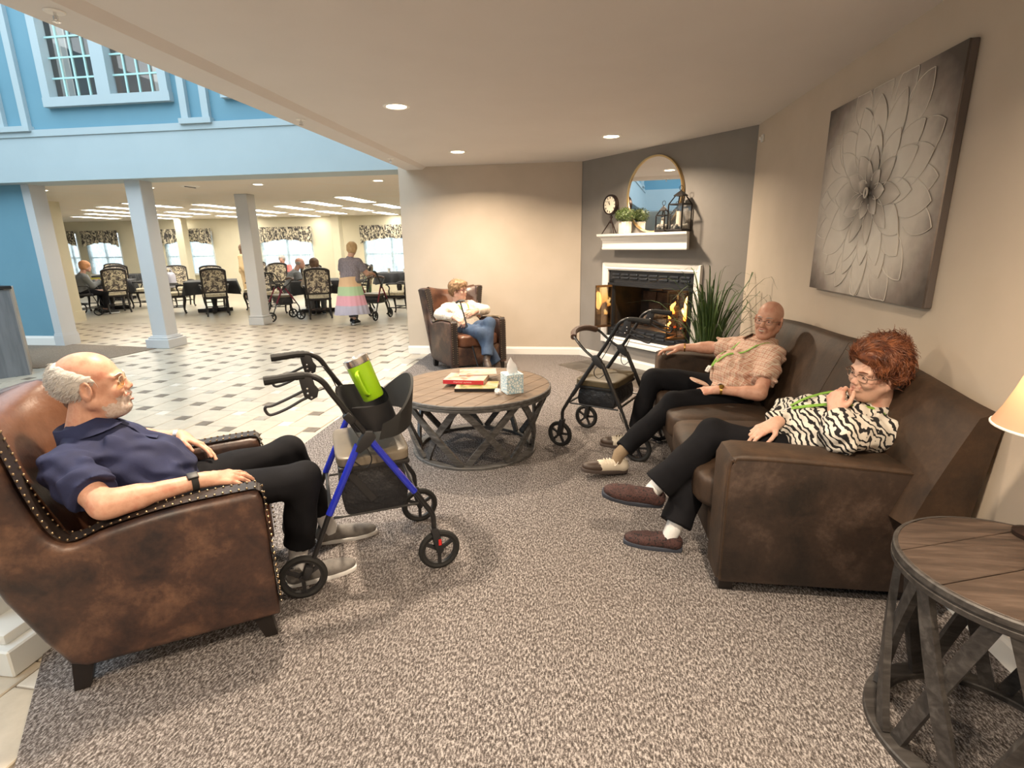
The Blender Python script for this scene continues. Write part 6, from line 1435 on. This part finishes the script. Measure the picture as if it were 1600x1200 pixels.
def dtable(x, y, ang, label, w=1.1, runner=True):
    r = empty('dining_table', (x, y, 0), label, 'table', 'dining room tables'); c = np.array([x, y, 0.]); R = rotz(math.radians(ang))
    quick('tabletop', m_dwood, lambda b: b.box(c+UP*.735, (w-.02, w-.02, .03), R), r)
    quick('pedestal', m_dwood, lambda b: (b.lathe([(0, .72), (.06, .72), (.05, .5), (.08, .35), (.05, .15), (.07, .1)], c=c, n=14), b.bar(c+R @ np.array([-.38, 0, .045]), c+R @ np.array([.38, 0, .045]), .09, .08), b.bar(c+R @ np.array([0, -.38, .045]), c+R @ np.array([0, .38, .045]), .09, .08)), r)
    t = empty('tablecloth', (x, y, .75), 'black cloth on the '+label, 'tablecloth', 'black tablecloths')
    def cl(b):
        n_ = 64; vs = []
        for k, (s, z) in enumerate(((0.0, .757), (.985, .757), (1.0, .752), (1.02, .62), (1.045, .47))):
            for i in range(n_):
                a = 2*PI*i/n_; q_ = max(abs(math.cos(a)), abs(math.sin(a))); rr = w/2/q_; fold = (1+.045*(k-2)*math.sin(a*14)*(k > 2)); zz = z-(.12*max(0, 1/q_-1.15) if k == 4 else 0)
                p = np.array([math.cos(a)*rr*s*fold, math.sin(a)*rr*s*fold, zz]); vs.append(c*np.array([1, 1, 0])+R @ p)
        b.add(vs, [(k*n_+i, (k+1)*n_+i, (k+1)*n_+(i+1) % n_, k*n_+(i+1) % n_) for k in range(4) for i in range(n_)])
    quick('cloth', m_cloth, cl, t, ang=70)
    return r
dtable(-12.15, 12.55, 35, 'dining table farthest left, with red and yellow items on it')
dtable(-8.95, 12.15, 33, 'dining table between the two white columns')
dtable(-6.25, 12.1, 28, 'dining table where two people sit, beside the red walker')
dtable(-5.35, 15.4, 10, 'dining table at right below the window, behind the walking woman', 1.2)
dtable(-9.6, 15.8, 30, 'dining table of the woman in pink, below the middle window')
dtable(-14.5, 15.4, 30, 'dining table far at the back left')
for a in ((-11.47, 11.95, 147, 'toile chair with back to us at the left table, nearest'), (-11.55, 12.95, 200, 'toile chair at the right side of the left table, second in'), (-12.75, 12.35, 20, 'toile chair at left side of the left table, behind the wheelchair'), (-12.75, 13.35, -60, 'toile chair on the far side of the left table'),
          (-8.42, 11.50, 128, 'toile chair with back to us before the middle table, in the centre'), (-9.72, 11.75, 40, 'toile chair in profile just right of the first white column'), (-9.45, 12.85, -55, 'cream toile chair facing us behind the middle table'), (-8.15, 12.65, 205, 'toile chair on the right of the middle table, by the pillar'), (-10.7, 13.3, -40, 'toile chair behind the white column'),
          (-7.15, 11.95, 15, 'toile chair in profile just right of the second white column'), (-5.70, 11.12, 118, 'toile chair with back to us, seated person with brown hair in it'), (-5.35, 12.45, 195, 'toile chair seen from its right side, left of the walking woman'), (-6.75, 12.95, -60, 'toile chair on the far side of the seated pair table'), (-5.75, 13.1, -110, 'toile chair with a bag hung on it, behind the seated pair'),
          (-4.10, 11.75, 175, 'toile chair edge on at the grey wall corner, right of the walking woman'), (-4.9, 16.4, -100, 'toile chair beyond the right table under the window'),
          (-9.0, 15.1, 130, 'toile chair before the woman in pink'), (-10.3, 16.4, -45, 'toile chair beyond the table of the woman in pink'), (-13.9, 14.8, 130, 'toile chair at the far left table, back to us'), (-15.2, 16.0, -50, 'toile chair at the far left table, facing us')): chair(*a)
# table-top items
m_redi = M('red_plastic', (.45, .02, .02), .4); m_yel = M('yellow_card', (.62, .55, .10), .6); m_gb = M('green_bag_cloth', (.10, .19, .12), .8)
tag(quick('red_bottle', m_redi, lambda b: b.lathe([(0, .757), (.045, .757), (.05, .80), (.05, .88), (.02, .93), (.02, .98), (0, .98)], c=(-11.9, 12.25, 0), n=16)), 'red bottle on the left dining table', 'bottle')
tag(quick('yellow_card', m_yel, lambda b: b.box((-12.1, 12.15, .79), (.22, .015, .11), rotz(.6))), 'yellow folded card on the left dining table', 'card')
for i, (x, y, h_) in enumerate(((-5.6, 15.3, .12), (-5.35, 15.25, .18), (-5.15, 15.35, .10), (-5.0, 15.5, .15))):
    tag(quick('drinking_glass', m_glass if i % 2 else m_white_p, lambda b: b.lathe([(0, .758), (.035, .758), (.045, .758+h_), (.042, .758+h_), (.033, .765), (0, .765)], c=(x, y, 0), n=16)), 'tableware on the right dining table, %s from left' % ('first', 'second', 'third', 'fourth')[i], 'tableware', 'tableware on the right table')
tag(quick('tote_bag', m_gb, lambda b: (b.cushion((-5.13, 12.55, .55), (.12, .30, .34), rotz(.3), p=3), b.tube(bez([(-5.14, 12.45, .70), (-5.2, 12.5, .95), (-5.16, 12.66, .70)], 5), .01, 6))), 'grey green bag hung on a chair left of the walking woman', 'bag')
tag(quick('shopping_bag', M('lilac_plastic', (.42, .42, .50), .5), lambda b: (b.cushion((-10.75, 13.0, .72), (.22, .34, .40), rotz(.3), p=4), b.tube(bez([(-10.78, 12.9, .88), (-10.76, 12.95, 1.02), (-10.74, 13.05, 1.02), (-10.72, 13.1, .88)], 4), .012, 6))), 'pale lilac bag on a chair behind the first white column', 'bag')
# walkers out there
rollator((-6.36, 10.30), math.radians(48), 'maroon walker parked beside the second white column', m_redp, m_seatv, 'pad')
rollator((-4.22, 10.55), math.radians(80), 'maroon walker pushed by the woman in the tiered skirt', m_redp, m_seatv, 'pad')
# wheelchair at far left
wc = empty('wheelchair', (-11.75, 11.3, 0), 'black transport wheelchair at the far left table, behind the cream wall end', 'wheelchair'); wo = np.array([-11.72, 11.32, 0]); Rw = rotz(.6)
P_ = lambda x, y, z: wo+Rw @ np.array([x, y, z])
for s in (-1, 1):
    quick('wheel', m_rubber, lambda b: b.tube([P_(-.15+.14*math.cos(t), s*.27, .15+.14*math.sin(t)) for t in np.linspace(0, 2*PI, 24, endpoint=False)], .015, 6, closed=True), wc)
    quick('wheel', m_rubber, lambda b: b.tube([P_(.30+.08*math.cos(t), s*.24, .10+.08*math.sin(t)) for t in np.linspace(0, 2*PI, 20, endpoint=False)], .014, 6, closed=True), wc)
    quick('side_frame', m_black, lambda b: (b.tube([P_(-.22, s*.25, .92), P_(-.20, s*.25, .15)], .012, 8), b.tube([P_(-.2, s*.25, .50), P_(.25, s*.25, .50), P_(.38, s*.22, .12)], .012, 8), b.tube([P_(-.2, s*.25, .70), P_(.2, s*.25, .70), P_(.22, s*.25, .5)], .012, 8), b.tube([P_(-.22, s*.25, .92), P_(-.34, s*.25, .94)], .016, 8), b.tube([P_(-.15, s*.25, .15), P_(.3, s*.24, .2), P_(.3, s*.24, .1)], .011, 8)), wc)
    quick('footrest', m_blackp, lambda b: b.box(P_(.42, s*.1, .11), (.16, .14, .015), Rw), wc)
quick('seat', m_bag, lambda b: b.box(P_(.02, 0, .50), (.44, .46, .05), Rw, .015), wc); quick('backrest', m_bag, lambda b: b.box(P_(-.21, 0, .70), (.03, .46, .38), Rw, .01), wc)
# ---------------------------------------------------------------- people over there
def far(name_label, c, face, look, seated=True, lean=0.):
    c = np.array([c[0], c[1], 0.]); a = math.radians(face); F = np.array([math.cos(a), math.sin(a), 0]); Nn = np.array([-F[1], F[0], 0]); Q = lambda f, n, z: c+F*f+Nn*n+UP*z
    if seated:
        J = dict(head=Q(.10+lean, 0, 1.14), hf=F-UP*.15, hu=UP+F*.15, neck=Q(.02+lean*.7, 0, .98), pelvis=Q(-.08, 0, .56), shR=Q(.02+lean*.7, -.18, .90), shL=Q(.02+lean*.7, .18, .90), elR=Q(.14, -.25, .70), elL=Q(.14, .25, .70), wrR=Q(.36, -.13, .80), wrL=Q(.36, .13, .80),
            hipR=Q(0, -.1, .54), hipL=Q(0, .1, .54), knR=Q(.40, -.12, .53), knL=Q(.40, .12, .53), anR=Q(.36, -.12, .11), anL=Q(.36, .12, .11), toeR=Q(.55, -.12, .03), toeL=Q(.55, .12, .03))
        hands = dict(handR=(F+Nn*.2, UP, 1), handL=(F-Nn*.2, UP, -1))
    else: J, hands = look.pop('J')(Q, F, Nn)
    o = dict(look); hairm = o.pop('hair'); bald = o.pop('bald', False); long_ = o.pop('long', False); shoem = o.pop('shoes', m_rubber); 
    o.update(hands); o.update(res=.010, eyes=False, face=(.2, 0., 1., 1.), fold=.003); 
    b_, H, HR, A, TR, C, S = person('person', name_label, J, o)
    hr = SDF()
    if bald: hr.ell(H(-.03, 0, .01), (.085, .085, .06), HR, .02); hr.plane(H(0, 0, .04), HR[:, 2], .01)
    else: hr.ell(H(-.02, 0, .04), (.118, .102, .10), HR, .02); hr.ell(H(-.045, 0, -.015), (.085, .100, .085), HR, .02)
    if long_: hr.cone(H(-.06, 0, .0), H(-.07, 0, -.30), .08, .05, .05)
    hr.ell(H(.095, 0, -.02), (.08, .066, .075), HR, .012, 0, True); hr.build('hair', hairm, .009, b_, folds(.003, 2, 4))
    if not o.get('noshoe'):
        for s in 'RL': shoe(b_, A['an'+s]*np.array([1, 1, 0])+UP*.012-F*.06, A['toe'+s]*np.array([1, 1, 0])+UP*.012+F*.06, UP, shoem, m_whites)
    return b_, A, TR
m_gshirt = M('grey_shirt', (.17, .18, .19), .9); m_beige = M('beige_sweater', (.42, .36, .29), .9); m_pink = M('coral_top', (.55, .16, .15), .9); m_purple = M('heather_purple_knit', (.15, .14, .17), .9, c2=(.26, .24, .28), sc=60); m_greytr = M('grey_trousers', (.12, .12, .125), .9); m_tan = M('tan_coat', (.50, .36, .20), .9)
far('person with short brown hair in a beige sweater, seen from behind at a dining table', (-5.78, 11.22), 118, dict(skin=sk_B, sleeve='long', top=m_beige, topname='sweater', bottom=m_greytr, brow=m_brhair, hair=m_brhair, girth=1.05), lean=.14)
far('balding person in a grey shirt beyond the beige sweater, at the same table', (-6.72, 11.9), 40, dict(skin=sk_B, sleeve='short', top=m_gshirt, topname='shirt', bottom=m_greytr, brow=m_ghair, hair=m_ghair, bald=True, girth=1.15), lean=.12)
far('person in a coral top with grey hair in front of the middle dining window', (-9.55, 16.5), -75, dict(skin=sk_B, sleeve='long', top=m_pink, topname='coral_top', bottom=m_greytr, brow=m_ghair, hair=m_ghair, girth=1.05))
far('person with orange blond hair half hidden at the far left dining table', (-11.72, 11.38), 60, dict(skin=sk_B, sleeve='long', top=m_gshirt, topname='jacket', bottom=m_blacktr, brow=m_blond, hair=M('orange_hair', (.55, .26, .12), .7), girth=1.0), lean=.05)
def standJ(Q, F, Nn):
    J = dict(head=Q(.06, 0, 1.50), hf=F, hu=UP+F*.05, neck=Q(0, 0, 1.33), pelvis=Q(-.02, 0, .88), shR=Q(0, -.17, 1.26), shL=Q(0, .17, 1.26), elR=Q(.02, -.24, .98), elL=Q(.02, .24, .98), wrR=Q(.16, -.2, .80), wrL=Q(.16, .2, .80), hipR=Q(0, -.09, .84), hipL=Q(0, .09, .84), knR=Q(.02, -.1, .47), knL=Q(.02, .1, .47), anR=Q(-.02, -.1, .09), anL=Q(-.02, .1, .09), toeR=Q(.14, -.1, .03), toeL=Q(.14, .1, .03))
    return J, dict(handR=(F*.5-UP, -Nn, 1), handL=(F*.5-UP, Nn, -1))
far('person with long brown hair in a tan coat standing behind the second white column', (-9.75, 14.75), 10, dict(J=standJ, skin=sk_B, sleeve='long', top=m_tan, topname='coat', bottom=m_tan, brow=m_brhair, hair=m_brhair, long=True), seated=False)
def walkJ(Q, F, Nn):
    J = dict(head=Q(.10, -.02, 1.46), hf=F+Nn*.35-UP*.1, hu=UP+F*.1, neck=Q(.03, 0, 1.29), pelvis=Q(-.06, 0, .84), shR=Q(.02, -.17, 1.21), shL=Q(.02, .17, 1.21), elR=Q(.14, -.27, .98), elL=Q(.12, .27, .98), wrR=Q(.38, -.25, .98), wrL=Q(.38, .25, .98), hipR=Q(-.05, -.09, .8), hipL=Q(-.05, .09, .8), knR=Q(-.02, -.1, .45), knL=Q(.06, .1, .45), anR=Q(-.16, -.09, .13), anL=Q(.06, .09, .10), toeR=Q(-.02, -.09, .03), toeL=Q(.2, .09, .03))
    return J, dict(handR=(F*.9-UP*.3, UP, 1, (1., 1.2, 1.2, 1.2)), handL=(F*.9-UP*.3, UP, -1, (1., 1.2, 1.2, 1.2)))
wb, A, TR = far('blond woman in a tiered pastel skirt and purple top walking away with a walker', (-4.52, 10.20), 82, dict(J=walkJ, skin=sk_D, sleeve='short', top=m_purple, topname='knit_top', bottom=m_greytr, brow=m_blond, hair=m_blond, girth=1.18, shoes=m_bag, hem=(-.08, 0)), seated=False)
m_skirt, nt, bs = newmat('tiered_skirt'); _v = coords(nt, 'Object'); _s = nt.nodes.new('ShaderNodeSeparateXYZ'); nt.links.new(_v, _s.inputs[0])
_r = ramp(nt, mth(nt, 'DIVIDE', _s.outputs[2], 1.0), [(0, (.40, .40, .52)), (.385, (.62, .33, .42)), (.575, (.36, .52, .33)), (.75, (.62, .44, .28))]); _r.node.color_ramp.interpolation = 'CONSTANT'; nt.links.new(_r, bs.inputs['Base Color']); bs.inputs['Roughness'].default_value = .9
def skirt(b):
    n_ = 72; vs = []; pc = A['pelvis']
    for z, r_ in ((.93, .185), (.80, .215), (.755, .222), (.75, .23), (.58, .255), (.575, .265), (.39, .30), (.385, .31), (.21, .345)):
        for i in range(n_):
            a = 2*PI*i/n_; q_ = r_*(1+.05*(.95-z)*math.sin(18*a)+.02*math.sin(5*a+2)); p = TR[:, 0]*math.cos(a)*q_*.92+TR[:, 1]*math.sin(a)*q_; vs.append((pc[0]+p[0], pc[1]+p[1], z+.01*math.sin(2*a)))
    b.add(vs, [(k*n_+i, k*n_+(i+1) % n_, (k+1)*n_+(i+1) % n_, (k+1)*n_+i) for k in range(8) for i in range(n_)])
quick('skirt', m_skirt, skirt, wb, ang=80)
